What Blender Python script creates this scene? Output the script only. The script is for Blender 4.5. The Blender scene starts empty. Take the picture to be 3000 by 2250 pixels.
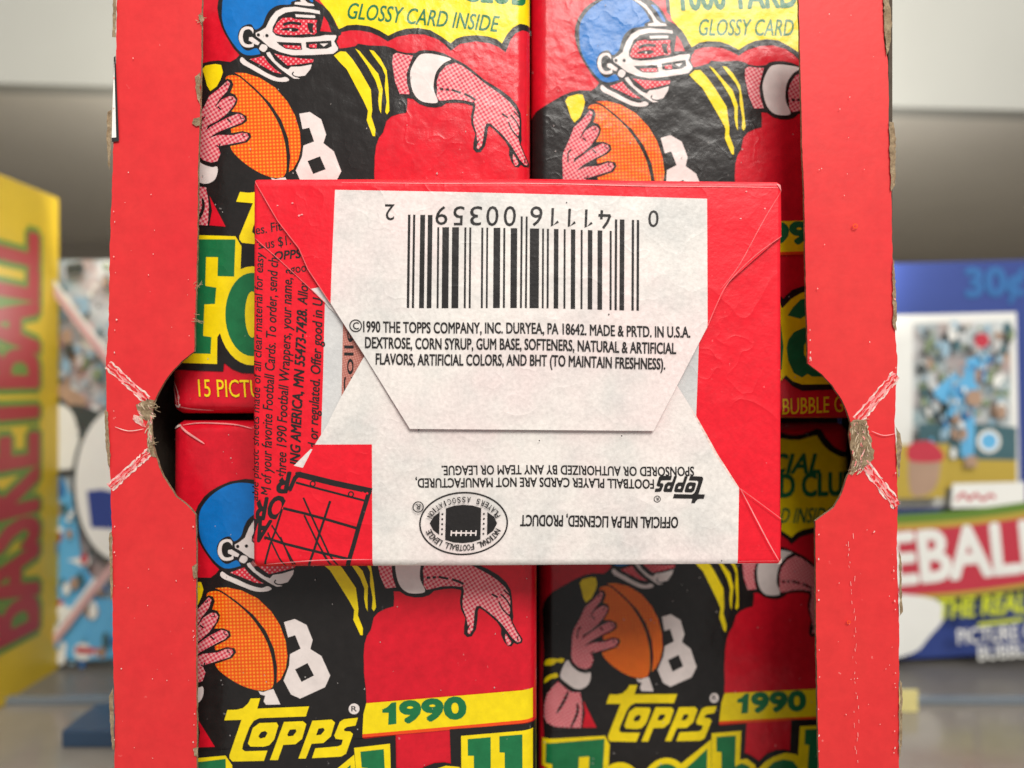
import bpy, bmesh, math, random, bisect
from mathutils import Vector, Matrix
from mathutils.geometry import delaunay_2d_cdt
random.seed(7)
S = bpy.context.scene
COL = S.collection

# ------------------------------------------------------------------ camera, world, lamps, exposure
LENS, SENS, DCAM = 30.0, 36.0, 0.145          # the camera stands 145 mm in front of the loose pack
cam = bpy.data.cameras.new('camera'); cam.lens = LENS; cam.sensor_width = SENS
cam.clip_start = 0.005; cam.clip_end = 20
co = bpy.data.objects.new('camera', cam); COL.objects.link(co)
co.location = (0, -DCAM, 0); co.rotation_euler = (math.radians(90), 0, 0)
cam.dof.use_dof = True; cam.dof.focus_distance = 0.1495; cam.dof.aperture_fstop = 10.2
S.camera = co
W = bpy.data.worlds.new('World'); S.world = W; W.use_nodes = True
bgn = W.node_tree.nodes['Background']
bgn.inputs[0].default_value = (1.0, 0.97, 0.93, 1); bgn.inputs[1].default_value = 0.43
def lamp(name, loc, target, size, power, col=(1, 0.96, 0.9), size_y=None):
    l = bpy.data.lights.new(name, 'AREA'); l.energy = power; l.size = size; l.color = col
    if size_y: l.shape = 'RECTANGLE'; l.size_y = size_y
    o = bpy.data.objects.new(name, l); COL.objects.link(o); o.location = loc
    o.rotation_euler = (Vector(target) - Vector(loc)).to_track_quat('-Z', 'Y').to_euler()
    return o
lamp('ceiling_lamp', (0.17, -0.63, 0.50), (0, 0, 0), 0.42, 7.7, size_y=0.30)
lamp('fascia_fill', (0.05, -0.05, 0.55), (0, 0.5, 0.12), 0.5, 1.4, (1.0, 0.98, 0.93))  # added fill light for the fascia, not a fixture of the shop
lamp('recess_fill', (0.0, 0.166, 0.03), (0, 0.40, 0.115), 0.26, 1.25, (1.0, 0.95, 0.86), size_y=0.05)  # added fill hidden behind the box, brightens the recess under the upper shelf
S.view_settings.view_transform = 'Standard'; S.view_settings.look = 'None'
S.view_settings.exposure = 0.0; S.view_settings.gamma = 1.0
S.view_settings.use_curve_mapping = False

# ------------------------------------------------------------------ helpers: tagging
def tag(o, label=None, cat=None, group=None, kind=None):
    if label: o['label'] = label
    if cat: o['category'] = cat
    if group: o['group'] = group
    if kind: o['kind'] = kind
    return o
def empty(name, loc):
    o = bpy.data.objects.new(name, None); COL.objects.link(o); o.location = loc
    o.empty_display_size = 0.01
    return o

# ------------------------------------------------------------------ materials
MATS = {}
def mat(name, col, rough=0.42, spec=0.5, mottle=0.12, mscale=500, fleck=0.0, fleck_col=(0.85, 0.8, 0.76),
        fscale=900, bump=0.25, bscale=140, fine=0.15, dots=None, dot_col=None, dot_pitch=0.00066, dot_t=0.25,
        blotch=None, coat=0.0, stretch=None, crumple=0.0):
    if name in MATS: return MATS[name]
    m = bpy.data.materials.new(name); m.use_nodes = True
    nt = m.node_tree; N = nt.nodes; L = nt.links
    p = N['Principled BSDF']
    p.inputs['Roughness'].default_value = rough
    p.inputs['Specular IOR Level'].default_value = spec
    p.inputs['Coat Weight'].default_value = coat; p.inputs['Coat Roughness'].default_value = 0.25
    tc = N.new('ShaderNodeTexCoord')
    src = tc.outputs['Object']
    if stretch:
        mp = N.new('ShaderNodeMapping'); mp.inputs['Scale'].default_value = stretch
        L.new(src, mp.inputs['Vector']); src2 = mp.outputs['Vector']
    else: src2 = src
    def noise(scale, detail=3, rough_=0.55, vec=None):
        n = N.new('ShaderNodeTexNoise'); n.inputs['Scale'].default_value = scale
        n.inputs['Detail'].default_value = detail; n.inputs['Roughness'].default_value = rough_
        L.new(vec or src, n.inputs['Vector']); return n.outputs['Fac']
    def ramp(fac, a, b):
        r = N.new('ShaderNodeMapRange'); r.inputs['From Min'].default_value = a; r.inputs['From Max'].default_value = b
        r.clamp = True; L.new(fac, r.inputs['Value']); return r.outputs['Result']
    def mix(fac, a, b):
        x = N.new('ShaderNodeMix'); x.data_type = 'RGBA'
        if isinstance(fac, float): x.inputs[0].default_value = fac
        else: L.new(fac, x.inputs[0])
        for i, v in ((6, a), (7, b)):
            if isinstance(v, tuple): x.inputs[i].default_value = v + (1,)
            else: L.new(v, x.inputs[i])
        return x.outputs[2]
    def math_(op, a, b=None):
        x = N.new('ShaderNodeMath'); x.operation = op
        for i, v in ((0, a), (1, b)):
            if v is None: continue
            if isinstance(v, (int, float)): x.inputs[i].default_value = v
            else: L.new(v, x.inputs[i])
        return x.outputs[0]
    c = tuple(col)
    if dot_col:
        sep = N.new('ShaderNodeSeparateXYZ'); L.new(src, sep.inputs[0])
        k = 2 * math.pi / dot_pitch
        ca, sa = (math.cos(dots), math.sin(dots))
        u = math_('ADD', math_('MULTIPLY', sep.outputs[0], k * ca), math_('MULTIPLY', sep.outputs[2], k * sa))
        v = math_('SUBTRACT', math_('MULTIPLY', sep.outputs[2], k * ca), math_('MULTIPLY', sep.outputs[0], k * sa))
        d = math_('MULTIPLY', math_('ADD', math_('SINE', u), math_('SINE', v)), 0.5)
        c = mix(ramp(d, dot_t - 0.25, dot_t + 0.25), c, tuple(dot_col))
    if blotch:
        c = mix(ramp(noise(blotch[1], 4, 0.6), 0.40, 0.66), c, tuple(blotch[0]))
        if len(blotch) > 2:
            c = mix(ramp(noise(blotch[3], 3, 0.6), 0.42, 0.68), c, tuple(blotch[2]))
    if mottle:
        nf = ramp(noise(mscale, 5, 0.65, src2), 0.3, 0.7)
        hs = N.new('ShaderNodeHueSaturation')
        vv = N.new('ShaderNodeMapRange'); vv.inputs['To Min'].default_value = 1 - mottle; vv.inputs['To Max'].default_value = 1 + mottle * 0.6
        L.new(nf, vv.inputs['Value']); L.new(vv.outputs['Result'], hs.inputs['Value'])
        if isinstance(c, tuple): hs.inputs['Color'].default_value = c + (1,)
        else: L.new(c, hs.inputs['Color'])
        c = hs.outputs['Color']
    if fleck:
        f1 = ramp(noise(fscale, 2, 0.5), 0.735, 0.80)
        f2 = ramp(noise(fscale * 0.13, 2, 0.5), 0.42, 0.62)
        c = mix(math_('MULTIPLY', math_('MULTIPLY', f1, f2), fleck), c, tuple(fleck_col))
    if isinstance(c, tuple): p.inputs['Base Color'].default_value = c + (1,)
    else: L.new(c, p.inputs['Base Color'])
    if bump:
        h = math_('ADD', noise(bscale, 3, 0.5), math_('MULTIPLY', noise(bscale * 14, 2, 0.6), fine))
        if crumple:     # fine creases of handled waxed paper
            for sc, am in ((70, 1.0), (190, 0.45)):
                n1 = noise(sc, 1.5, 0.5)
                rg = math_('SUBTRACT', 1.0, math_('ABSOLUTE', math_('SUBTRACT', math_('MULTIPLY', n1, 2.0), 1.0)))
                rg = math_('POWER', rg, 14.0)
                h = math_('ADD', h, math_('MULTIPLY', math_('MULTIPLY', rg, ramp(noise(sc * 0.45, 2, 0.5), 0.45, 0.65)), crumple * am))
        b = N.new('ShaderNodeBump'); b.inputs['Strength'].default_value = bump; b.inputs['Distance'].default_value = 0.0012
        L.new(h, b.inputs['Height']); L.new(b.outputs['Normal'], p.inputs['Normal'])
    MATS[name] = m; return m
WAX = dict(rough=0.25, coat=0.0, spec=0.36, bump=0.42, bscale=100, fine=0.06, crumple=0.13)
RED = (0.63, 0.008, 0.022)
mat('wax_red', RED, mottle=0.14, fleck=0.35, **WAX)
mat('wax_black', (0.015, 0.013, 0.0125), mottle=0.2, fleck=0.5, fleck_col=(0.5, 0.47, 0.45), fscale=800, **WAX)
mat('wax_yellow', (0.86, 0.66, 0.006), mottle=0.10, **WAX)
mat('wax_green', (0.012, 0.16, 0.055), mottle=0.15, fleck=0.25, **WAX)
mat('wax_blue', (0.004, 0.155, 0.50), mottle=0.12, fleck=0.2, **WAX)
mat('wax_white', (0.74, 0.66, 0.63), mottle=0.08, **WAX)
mat('wax_orange_line', (0.80, 0.07, 0.01), mottle=0.1, **WAX)
mat('wax_face', (0.66, 0.022, 0.045), dots=0.7854, dot_col=(0.76, 0.36, 0.36), dot_t=0.42, mottle=0.08, **WAX)
mat('wax_skin', (0.60, 0.05, 0.085), dots=0.55, dot_col=(0.78, 0.36, 0.36), dot_t=0.02, mottle=0.08, **WAX)
mat('wax_ball', (0.76, 0.085, 0.006), dots=0.04, dot_col=(0.88, 0.32, 0.02), dot_t=0.32, mottle=0.08, **WAX)
BACK = dict(rough=0.40, spec=0.32, bump=0.30, bscale=130, fine=0.10, crumple=0.34)
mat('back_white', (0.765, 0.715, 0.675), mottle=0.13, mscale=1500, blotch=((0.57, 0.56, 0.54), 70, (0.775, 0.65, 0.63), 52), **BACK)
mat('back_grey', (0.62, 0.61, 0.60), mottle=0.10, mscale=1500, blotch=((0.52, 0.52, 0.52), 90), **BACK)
mat('back_red', (0.74, 0.008, 0.022), mottle=0.12, mscale=900, fleck=0.55, fscale=1100, fleck_col=(0.9, 0.35, 0.35), **BACK)
mat('back_ink', (0.016, 0.014, 0.014), mottle=0.2, fleck=0.35, fleck_col=(0.3, 0.28, 0.28), **BACK)
mat('back_tint', (0.42, 0.14, 0.11), dots=0.3, dot_col=(0.55, 0.25, 0.2), dot_pitch=0.0004, mottle=0.1, **BACK)
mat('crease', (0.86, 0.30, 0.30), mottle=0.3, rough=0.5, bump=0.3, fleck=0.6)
mat('crease_soft', (0.82, 0.12, 0.13), mottle=0.25, rough=0.4, bump=0.3)
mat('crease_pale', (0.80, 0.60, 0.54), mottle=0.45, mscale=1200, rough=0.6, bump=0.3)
mat('fleck', (0.84, 0.36, 0.33), rough=0.7, mottle=0.3, bump=0.0)
mat('dust', (0.42, 0.39, 0.37), rough=0.8, mottle=0.2, bump=0.0)
mat('card_red', (0.67, 0.034, 0.034), rough=0.45, spec=0.25, mottle=0.09, mscale=350, blotch=((0.65, 0.024, 0.030), 28), fleck=0.5, fscale=700, fleck_col=(0.9, 0.5, 0.45), bump=0.05, bscale=700, fine=0.3)
mat('card_scuff', (0.82, 0.52, 0.46), rough=0.7, mottle=0.4, mscale=2500, blotch=((0.74, 0.10, 0.10), 900), bump=0.5, bscale=900)
mat('card_brown', (0.36, 0.25, 0.15), rough=0.9, spec=0.1, mottle=0.35, mscale=1800, bump=0.7, bscale=900, fine=0.5, blotch=((0.50, 0.38, 0.24), 700))
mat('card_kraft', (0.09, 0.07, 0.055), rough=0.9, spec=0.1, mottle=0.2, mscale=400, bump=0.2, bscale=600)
mat('card_white', (0.85, 0.82, 0.76), rough=0.6, mottle=0.05)
mat('card_black', (0.01, 0.01, 0.01), rough=0.5, mottle=0.0)

# ------------------------------------------------------------------ helpers: flat print made of polygons
def crm(pts, n=5):
    out = []; m = len(pts)
    for i in range(m):
        p0, p1, p2, p3 = pts[i - 1], pts[i], pts[(i + 1) % m], pts[(i + 2) % m]
        for j in range(n):
            t = j / n; t2 = t * t; t3 = t2 * t
            out.append(tuple(0.5 * (2 * p1[k] + (p2[k] - p0[k]) * t * 0.8 + (2 * p0[k] - 5 * p1[k] + 4 * p2[k] - p3[k]) * t2 * 1.0
                       + (3 * p1[k] - p0[k] - 3 * p2[k] + p3[k]) * t3) if False else
                       0.5 * ((2 * p1[k]) + (-p0[k] + p2[k]) * t + (2 * p0[k] - 5 * p1[k] + 4 * p2[k] - p3[k]) * t2 + (-p0[k] + 3 * p1[k] - 3 * p2[k] + p3[k]) * t3) for k in (0, 1)))
    return out
def inside(pt, loops):
    x, y = pt; c = False
    for lp in loops:
        n = len(lp); j = n - 1
        for i in range(n):
            xi, yi = lp[i]; xj, yj = lp[j]
            if (yi > y) != (yj > y) and x < (xj - xi) * (y - yi) / (yj - yi) + xi: c = not c
            j = i
    return c
def fill(loops):
    V = []; E = []
    for lp in loops:
        b = len(V); V += [Vector(p) for p in lp]; n = len(lp)
        E += [(b + i, b + (i + 1) % n) for i in range(n)]
    v, e, f, *_ = delaunay_2d_cdt(V, E, [], 0, 1e-5)
    v = [tuple(q) for q in v]; out = []
    for t in f:
        cx = sum(v[i][0] for i in t) / 3; cy = sum(v[i][1] for i in t) / 3
        if inside((cx, cy), loops): out.append(tuple(t))
    return v, out
def solve_affine(src, dst):
    # least squares x' = a x + b y + c ; returns 6 numbers
    A = [[0.0] * 3 for _ in range(3)]; bx = [0.0] * 3; by = [0.0] * 3
    for (x, y), (u, v) in zip(src, dst):
        r = (x, y, 1.0)
        for i in range(3):
            for j in range(3): A[i][j] += r[i] * r[j]
            bx[i] += r[i] * u; by[i] += r[i] * v
    Mi = Matrix(A).inverted(); a = Mi @ Vector(bx); b = Mi @ Vector(by)
    return (a[0], a[1], a[2], b[0], b[1], b[2])
def ap(M, p): return (M[0] * p[0] + M[1] * p[1] + M[2], M[3] * p[0] + M[4] * p[1] + M[5])
FONTC = {}

def winding(pt, loops):
    x, y = pt; w = 0
    for lp in loops:
        n = len(lp)
        for i in range(n):
            (x0, y0), (x1, y1) = lp[i], lp[(i + 1) % n]
            if y0 <= y < y1 and (x1 - x0) * (y - y0) - (x - x0) * (y1 - y0) > 0: w += 1
            elif y1 <= y < y0 and (x1 - x0) * (y - y0) - (x - x0) * (y1 - y0) < 0: w -= 1
    return w
def text_mesh(s):
    """flat triangles of a line of lettering, each glyph filled once so that no two faces overlap"""
    if s in FONTC: return FONTC[s]
    fc = bpy.data.curves.new('lettering', 'FONT'); fc.body = s; fc.resolution_u = 3; fc.fill_mode = 'NONE' if hasattr(fc, 'fill_mode') else 'BOTH'
    fc.dimensions = '3D'; fc.fill_mode = 'FULL'
    o = bpy.data.objects.new('lettering', fc); COL.objects.link(o)
    dg = bpy.context.evaluated_depsgraph_get(); dg.update()
    me = o.evaluated_get(dg).to_mesh()
    v = [(q.co.x, q.co.y) for q in me.vertices]; nx = {}
    for e_ in me.edges: nx.setdefault(e_.vertices[0], []).append(e_.vertices[1]); nx.setdefault(e_.vertices[1], []).append(e_.vertices[0])
    o.evaluated_get(dg).to_mesh_clear(); bpy.data.objects.remove(o); bpy.data.curves.remove(fc)
    seen = set(); loops = []
    for a in range(len(v)):
        if a in seen or a not in nx: continue
        lp = [a]; seen.add(a); cur = max(nx[a]) if a + 1 not in nx[a] else a + 1
        while cur not in seen:
            lp.append(cur); seen.add(cur)
            q = [b for b in nx[cur] if b not in seen]
            if not q: break
            cur = q[0]
        if len(lp) > 2: loops.append([v[b] for b in lp])
    # group loops whose x-spans meet, fill each group with the non-zero rule
    loops.sort(key=lambda l: min(p[0] for p in l)); groups = []; hi = -1e9
    for l in loops:
        if min(p[0] for p in l) > hi: groups.append([]); hi = -1e9
        groups[-1].append(l); hi = max(hi, max(p[0] for p in l))
    V, Fc = [], []
    for g in groups:
        P_ = []; E = []
        for lp in g:
            b = len(P_); P_ += [Vector(p) for p in lp]; n = len(lp); E += [(b + i, b + (i + 1) % n) for i in range(n)]
        vv, ee, ff, *_ = delaunay_2d_cdt(P_, E, [], 0, 1e-6)
        b = len(V); V += [tuple(p) for p in vv]
        for t in ff:
            c = (sum(vv[i][0] for i in t) / 3, sum(vv[i][1] for i in t) / 3)
            if winding(c, g) != 0: Fc.append(tuple(b + i for i in t))
    used = sorted({i for t in Fc for i in t}); rm = {q: i for i, q in enumerate(used)}
    FONTC[s] = ([V[i] for i in used], [tuple(rm[i] for i in t) for t in Fc]); return FONTC[s]
CAP = max(y for x, y in text_mesh('H')[0])

class Art:
    """painter's-order list of flat pieces (2-D points, faces, material)"""
    def __init__(s): s.items = []
    def poly(s, loops, m, smooth=False):
        loops = [crm(l) if smooth else [tuple(p) for p in l] for l in loops]
        v, f = fill(loops)
        if f: s.items.append((v, f, m))
    def stroke(s, pts, w, m, taper=False, smooth=True):
        if smooth and len(pts) > 2:
            q = []
            for i in range(len(pts) - 1):
                p0 = pts[max(i - 1, 0)]; p1 = pts[i]; p2 = pts[i + 1]; p3 = pts[min(i + 2, len(pts) - 1)]
                for j in range(4):
                    t = j / 4
                    q.append(tuple(0.5 * (2 * p1[k] + (p2[k] - p0[k]) * t + (2 * p0[k] - 5 * p1[k] + 4 * p2[k] - p3[k]) * t * t + (3 * p1[k] - p0[k] - 3 * p2[k] + p3[k]) * t ** 3) for k in (0, 1)))
            q.append(tuple(pts[-1])); pts = q
        L_, R_ = [], []; n = len(pts)
        for i, p in enumerate(pts):
            a = pts[max(i - 1, 0)]; b = pts[min(i + 1, n - 1)]
            dx, dy = b[0] - a[0], b[1] - a[1]; l = math.hypot(dx, dy) or 1
            ww = w / 2 * ((1 - abs(2 * i / (n - 1) - 1) ** 3 * 0.7) if taper else 1)
            L_.append((p[0] - dy / l * ww, p[1] + dx / l * ww)); R_.append((p[0] + dy / l * ww, p[1] - dx / l * ww))
        v = L_ + R_; f = [(i, i + 1, n + i + 1, n + i) for i in range(n - 1)]
        s.items.append((v, f, m))
    def disc(s, c, r, m, n=20, ry=None):
        s.poly([[(c[0] + r * math.cos(2 * math.pi * i / n), c[1] + (ry or r) * math.sin(2 * math.pi * i / n)) for i in range(n)]], m)
    def ring(s, c, r, r2, m, n=40, ry=None, ry2=None):
        o = [(c[0] + r * math.cos(2 * math.pi * i / n), c[1] + (ry or r) * math.sin(2 * math.pi * i / n)) for i in range(n)]
        q = [(c[0] + r2 * math.cos(2 * math.pi * i / n), c[1] + (ry2 or r2) * math.sin(2 * math.pi * i / n)) for i in range(n)]
        v = o + q; s.items.append((v, [(i, (i + 1) % n, n + (i + 1) % n, n + i) for i in range(n)], m))
    def text(s, t, p0, p1, h, m, bold=0.0, shear=0.0):
        v, f = text_mesh(t)
        x0 = min(a for a, b in v); x1 = max(a for a, b in v)
        d = (p1[0] - p0[0], p1[1] - p0[1]); l = math.hypot(*d)
        ux = (d[0] / l, d[1] / l); uy = (ux[1], -ux[0])
        sx = l / (x1 - x0); sy = h / CAP
        out = []
        for a, b in v:
            X = (a - x0) * sx + b * sy * shear; Y = b * sy
            out.append((p0[0] + ux[0] * X + uy[0] * Y, p0[1] + ux[1] * X + uy[1] * Y))
        s.items.append((out, f, m))
        if bold > 0:
            dd = bold * h; nb = 4 if dd < 1.6 else 8
            for q in range(nb):
                an = 2 * math.pi * (q + 0.5) / nb; ox, oy = dd * math.cos(an), dd * math.sin(an)
                s.items.append(([(a + ox, b + oy) for a, b in out], f, m))
    def mapped(s, M):
        r = Art(); r.items = [([ap(M, p) for p in v], f, m) for v, f, m in s.items]; return r
    def mapf(s, fn):
        s.items = [([fn(p) for p in v], f, m) for v, f, m in s.items]; return s

def plane(Y):
    """pixel <-> metre scale on a plane Y metres behind the loose pack's face (photo is 3000 x 2250)"""
    k = (DCAM + Y) * SENS / LENS / 3000.0
    return k
def bake(name, art, Y, h=None, cutsx=(), cutsy=(), clip=(), prism=None, base=0.0, dz=2.0e-6, parent=None, origin=None, lift=None):
    """Turn flat pieces into one mesh standing at depth Y. h(x, y) = (height towards the camera, nx, ny)."""
    k = plane(Y)
    bm = bmesh.new(); mats = []; zl = bm.verts.layers.float.new('lift')
    for r, (v, f, m) in enumerate(art.items):
        if m not in mats: mats.append(m)
        mi = mats.index(m)
        bv = []
        for p in v:
            q = bm.verts.new((p[0], p[1], 0)); q[zl] = base + r * dz; bv.append(q)
        for t in f:
            try: fc = bm.faces.new([bv[i] for i in t]); fc.material_index = mi
            except ValueError: pass
    def cut(co_, no_, clear=False):
        g = list(bm.verts) + list(bm.edges) + list(bm.faces)
        bmesh.ops.bisect_plane(bm, geom=g, dist=1e-5, plane_co=co_, plane_no=no_, clear_outer=clear)
    for (px, py, nx, ny) in clip: cut((px, py, 0), (nx, ny, 0), True)
    for x in cutsx: cut((x, 0, 0), (1, 0, 0))
    for y in cutsy: cut((0, y, 0), (0, 1, 0))
    loose = [q for q in bm.verts if not q.link_faces]
    bmesh.ops.delete(bm, geom=loose, context='VERTS')
    ox, oy, oz = origin if origin else (0, 0, 0)
    nl = bm.verts.layers.float_vector.new('nrm')
    if h: gx, gy = lerp_table(h[0], cutsx), lerp_table(h[1], cutsy)
    for q in bm.verts:
        x, y = q.co.x, q.co.y; hh = nx = ny = 0
        if h: hh = max(gx(x) + gy(y), -h[2]); nx = h[0](x)[1]; ny = h[1](y)[1]
        if lift: hh += lift[0] + lift[1] * (y - lift[2])
        n = Vector((nx, -1, -ny)).normalized()
        q[nl] = n
        q.co = Vector(((x - 1500) * k - ox, Y - hh - q[zl] - oy, -(y - 1125) * k - oz))
    for fc in bm.faces:
        fc.normal_update()
        if fc.normal.y > 0: fc.normal_flip()
        fc.smooth = True
    sheet = len(bm.faces)
    if prism:
        for (lp, m, y0, y1, front) in prism:
            if m not in mats: mats.append(m)
            mi = mats.index(m)
            a = [bm.verts.new(((x - 1500) * k - ox, Y + y0 - oy, -(y - 1125) * k - oz)) for x, y in lp]
            b = [bm.verts.new(((x - 1500) * k - ox, Y + y1 - oy, -(y - 1125) * k - oz)) for x, y in lp]
            n = len(lp); fs = []
            for i in range(n): fs.append(bm.faces.new((a[i], a[(i + 1) % n], b[(i + 1) % n], b[i])))
            if front:
                fs.append(bm.faces.new(a)); fs.append(bm.faces.new(list(reversed(b))))
            for fc in fs: fc.material_index = mi; fc.smooth = False
            bmesh.ops.recalc_face_normals(bm, faces=fs)
    me = bpy.data.meshes.new(name)
    bm.verts.ensure_lookup_table()
    for i, q in enumerate(bm.verts): q.index = i
    nv = [tuple(q[nl]) for q in bm.verts]
    bm.to_mesh(me); bm.free()
    if 'nrm' in me.attributes: me.attributes.remove(me.attributes['nrm'])
    if 'lift' in me.attributes: me.attributes.remove(me.attributes['lift'])
    for m in mats: me.materials.append(MATS[m])
    ln = []
    for pl in me.polygons:
        for li in pl.loop_indices:
            n = nv[me.loops[li].vertex_index]
            if pl.use_smooth and (n[0] or n[1] or n[2]): ln.append(n)
            else: ln.append(tuple(pl.normal))
    me.normals_split_custom_set(ln)
    o = bpy.data.objects.new(name, me); COL.objects.link(o)
    if parent: o.parent = parent
    elif origin: o.location = origin
    return o

def round_h(x0, x1, y0, y1, rx, ry, depth, bulge=0.0, k=1.0):
    """pillow height: rounded over at each edge. depth = drop in metres at the rim, k = metres per px"""
    def f1(d, r):
        if d >= r: return 0.0, 0.0
        t = min(1 - d / r, 0.995)
        return -depth * (1 - math.sqrt(1 - t * t)), depth * t / math.sqrt(1 - t * t) / (r * k)
    def hx(x):
        u = (x - x0) / (x1 - x0) * 2 - 1; a, sa = f1(x - x0, rx); b, sb = f1(x1 - x, rx)
        return a + b - bulge * u * u, -sa + sb + bulge * 4 * u / ((x1 - x0) * k)
    def hy(y):
        v = (y - y0) / (y1 - y0) * 2 - 1; c, sc = f1(y - y0, ry); d, sd = f1(y1 - y, ry)
        return c + d - bulge * v * v, -sc + sd + bulge * 4 * v / ((y1 - y0) * k)
    return hx, hy, depth + bulge
def lerp_table(fn, cuts):
    tb = [(c, fn(c)[0]) for c in cuts]
    def g(x):
        if x <= tb[0][0]: return tb[0][1]
        if x >= tb[-1][0]: return tb[-1][1]
        i = bisect.bisect_right(cuts, x) - 1
        a, b = tb[i], tb[i + 1]
        return a[1] + (b[1] - a[1]) * (x - a[0]) / (b[0] - a[0])
    return g
def rim_cuts(a, b, r, n=8, mid=7):
    out = []
    for i in range(n + 1):
        t = 1 - math.cos(i / n * math.pi / 2)   # finer near the rim
        out += [a + r * t, b - r * t]
    out += [a + r + (b - a - 2 * r) * i / mid for i in range(1, mid)]
    return sorted(set(round(q, 3) for q in out))

# ------------------------------------------------------------------ the printed front of a pack, traced piece by piece
K, J = 2212 / 600.0, 2211 / 533.0
CR = {'A1': (500, 0, K), 'A2': (1000, 0, K), 'A3': (500, 350, K), 'A5': (500, 650, K), 'A6': (300, 950, K),
      'B5': (1550, 0, K), 'B6': (2050, 0, K), 'B7': (2150, 550, K), 'B8': (2150, 950, K),
      'C1': (500, 1600, K), 'C2': (1000, 1600, K), 'C3': (500, 1850, J), 'C4': (1000, 1850, J),
      'D1': (1500, 1600, K), 'D2': (1550, 1850, J), 'D3': (2000, 1850, J), 'D4': (2150, 1250, K), 'D8': (2150, 950, K), 'D9': (1900, 1600, K)}
def zc(c, p): o = CR[c]; return (o[0] + p[0] / o[2], o[1] + p[1] / o[2])
pairsA = [((633, 1723), (687, 217)), ((1244, 1738), (1281, 300)), ((916, 1878), (958, 395)), ((1060, 1864.5), (1096, 400)),
          ((657, 2110), (691, 591)), ((660, 2209), (690, 687.7)), ((1370, 1864.5), (1404, 440.7)), ((1527.5, 1884.8), (1539.7, 491))]
pairsB = [((633, 1723), (1749, 298)), ((1244, 1738), (2314.4, 340.4)), ((1060, 1864.5), (2145, 449)), ((1270, 2069), (2344, 675))]
pairsD = [((633, 1723), (1781, 1708.5)), ((1244, 1738), (2279.7, 1750.5)), ((916, 1878), (2010, 1852)), ((1060, 1864.5), (2123.8, 1856)),
          ((657, 2110), (1774, 2064.5)), ((660, 2209), (1770.6, 2153.8)), ((1073.5, 2059.7), (2124, 2026))]
TO = {'C': (1, 0, 0, 0, 1, 0)}; FROM = {'C': (1, 0, 0, 0, 1, 0)}
for q, pr in (('A', pairsA), ('B', pairsB), ('D', pairsD)):
    s_ = [a for a, b in pr]; d_ = [b for a, b in pr]
    TO[q] = solve_affine(s_, d_); a = TO[q]
    det = a[0] * a[4] - a[1] * a[3]
    ia, ib, ic, id_ = a[4] / det, -a[1] / det, -a[3] / det, a[0] / det
    FROM[q] = (ia, ib, -(ia * a[2] + ib * a[5]), ic, id_, -(ic * a[2] + id_ * a[5]))
def pt(c, p): return ap(FROM[c[0]], zc(c, p))          # crop coordinates -> canonical print coordinates
def pts(c, l): return [pt(c, p) for p in l]
F = Art()
def P(c, l, m, sm=True, holes=()): F.poly([pts(c, l)] + [pts(c, q) for q in holes], m, sm)
def PM(parts, m, sm=False):
    l = []
    for c, q in parts: l += pts(c, q)
    F.poly([l], m, sm)
def ST(c, l, w, m='wax_black', taper=False): F.stroke(pts(c, l), w / CR[c][2], m, taper)
def TX(c, t, p0, p1, h, m, bold=0.0, shear=0.0):
    s = 1 / CR[c][2] * math.sqrt(abs(FROM[c[0]][0] * FROM[c[0]][4] - FROM[c[0]][1] * FROM[c[0]][3]))
    F.text(t, pt(c, p0), pt(c, p1), h * s, m, bold, shear)
BK, RD, YL, GR, BL, WH, SK, FA, OB = ('wax_black', 'wax_red', 'wax_yellow', 'wax_green', 'wax_blue', 'wax_white', 'wax_skin', 'wax_face', 'wax_ball')
# burst cloud behind the player
cloud_low = [(0, 300), (60, 270), (160, 262), (300, 280), (400, 320), (505, 382), (600, 335), (700, 305), (830, 297), (960, 320), (1080, 390),
             (1180, 462), (1240, 410), (1320, 385), (1450, 372), (1580, 385), (1680, 415), (1735, 460), (1790, 360), (1850, 290), (1930, 240), (2060, 225)]
cloud_low_k = [(0, 345), (100, 325), (200, 327), (320, 350), (420, 395), (500, 445), (600, 395), (750, 365), (900, 370), (1040, 420), (1120, 480),
               (1180, 545), (1280, 470), (1450, 440), (1600, 460), (1700, 500), (1775, 555), (1830, 420), (1880, 350), (1960, 305), (2060, 295)]
cloud_top = [(1700, 1400), (1450, 1440), (1290, 1450), (1150, 1430), (1040, 1370), (960, 1290), (905, 1200), (820, 1220), (720, 1250), (620, 1250), (520, 1235),
             (400, 1170), (300, 1240), (150, 1240), (0, 1170), (-150, 1250), (-300, 1240), (-420, 1180), (-560, 1300)]
cloud_top_k = [(1700, 1335), (1450, 1380), (1290, 1390), (1180, 1370), (1090, 1320), (1010, 1230), (960, 1140), (905, 1130), (820, 1165), (720, 1195), (620, 1195), (500, 1165),
               (400, 1100), (300, 1170), (150, 1175), (0, 1100), (-150, 1180), (-300, 1175), (-440, 1110), (-620, 1250)]
PM([('A1', [(1560, -80), (1640, 0), (1720, 100), (1790, 200), (1800, 400), (1840, 370)]), ('A2', cloud_low_k), ('D8', cloud_top_k)], BK)
PM([('A1', [(1600, -80), (1610, 0), (1690, 100), (1760, 200), (1815, 310)]), ('A2', cloud_low), ('D8', cloud_top)], YL)
TX('B5', 'GLOSSY CARD INSIDE', (1825, 380), (3370, 380), 168, GR, 0.022, 0.22)
TX('B5', '1000 YARD CLUB', (1655, 100), (3640, 45), 255, GR, 0.05, 0.0)
TX('B5', 'SPECIAL', (2120, -215), (3180, -215), 215, GR, 0.05, 0.25)
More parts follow.
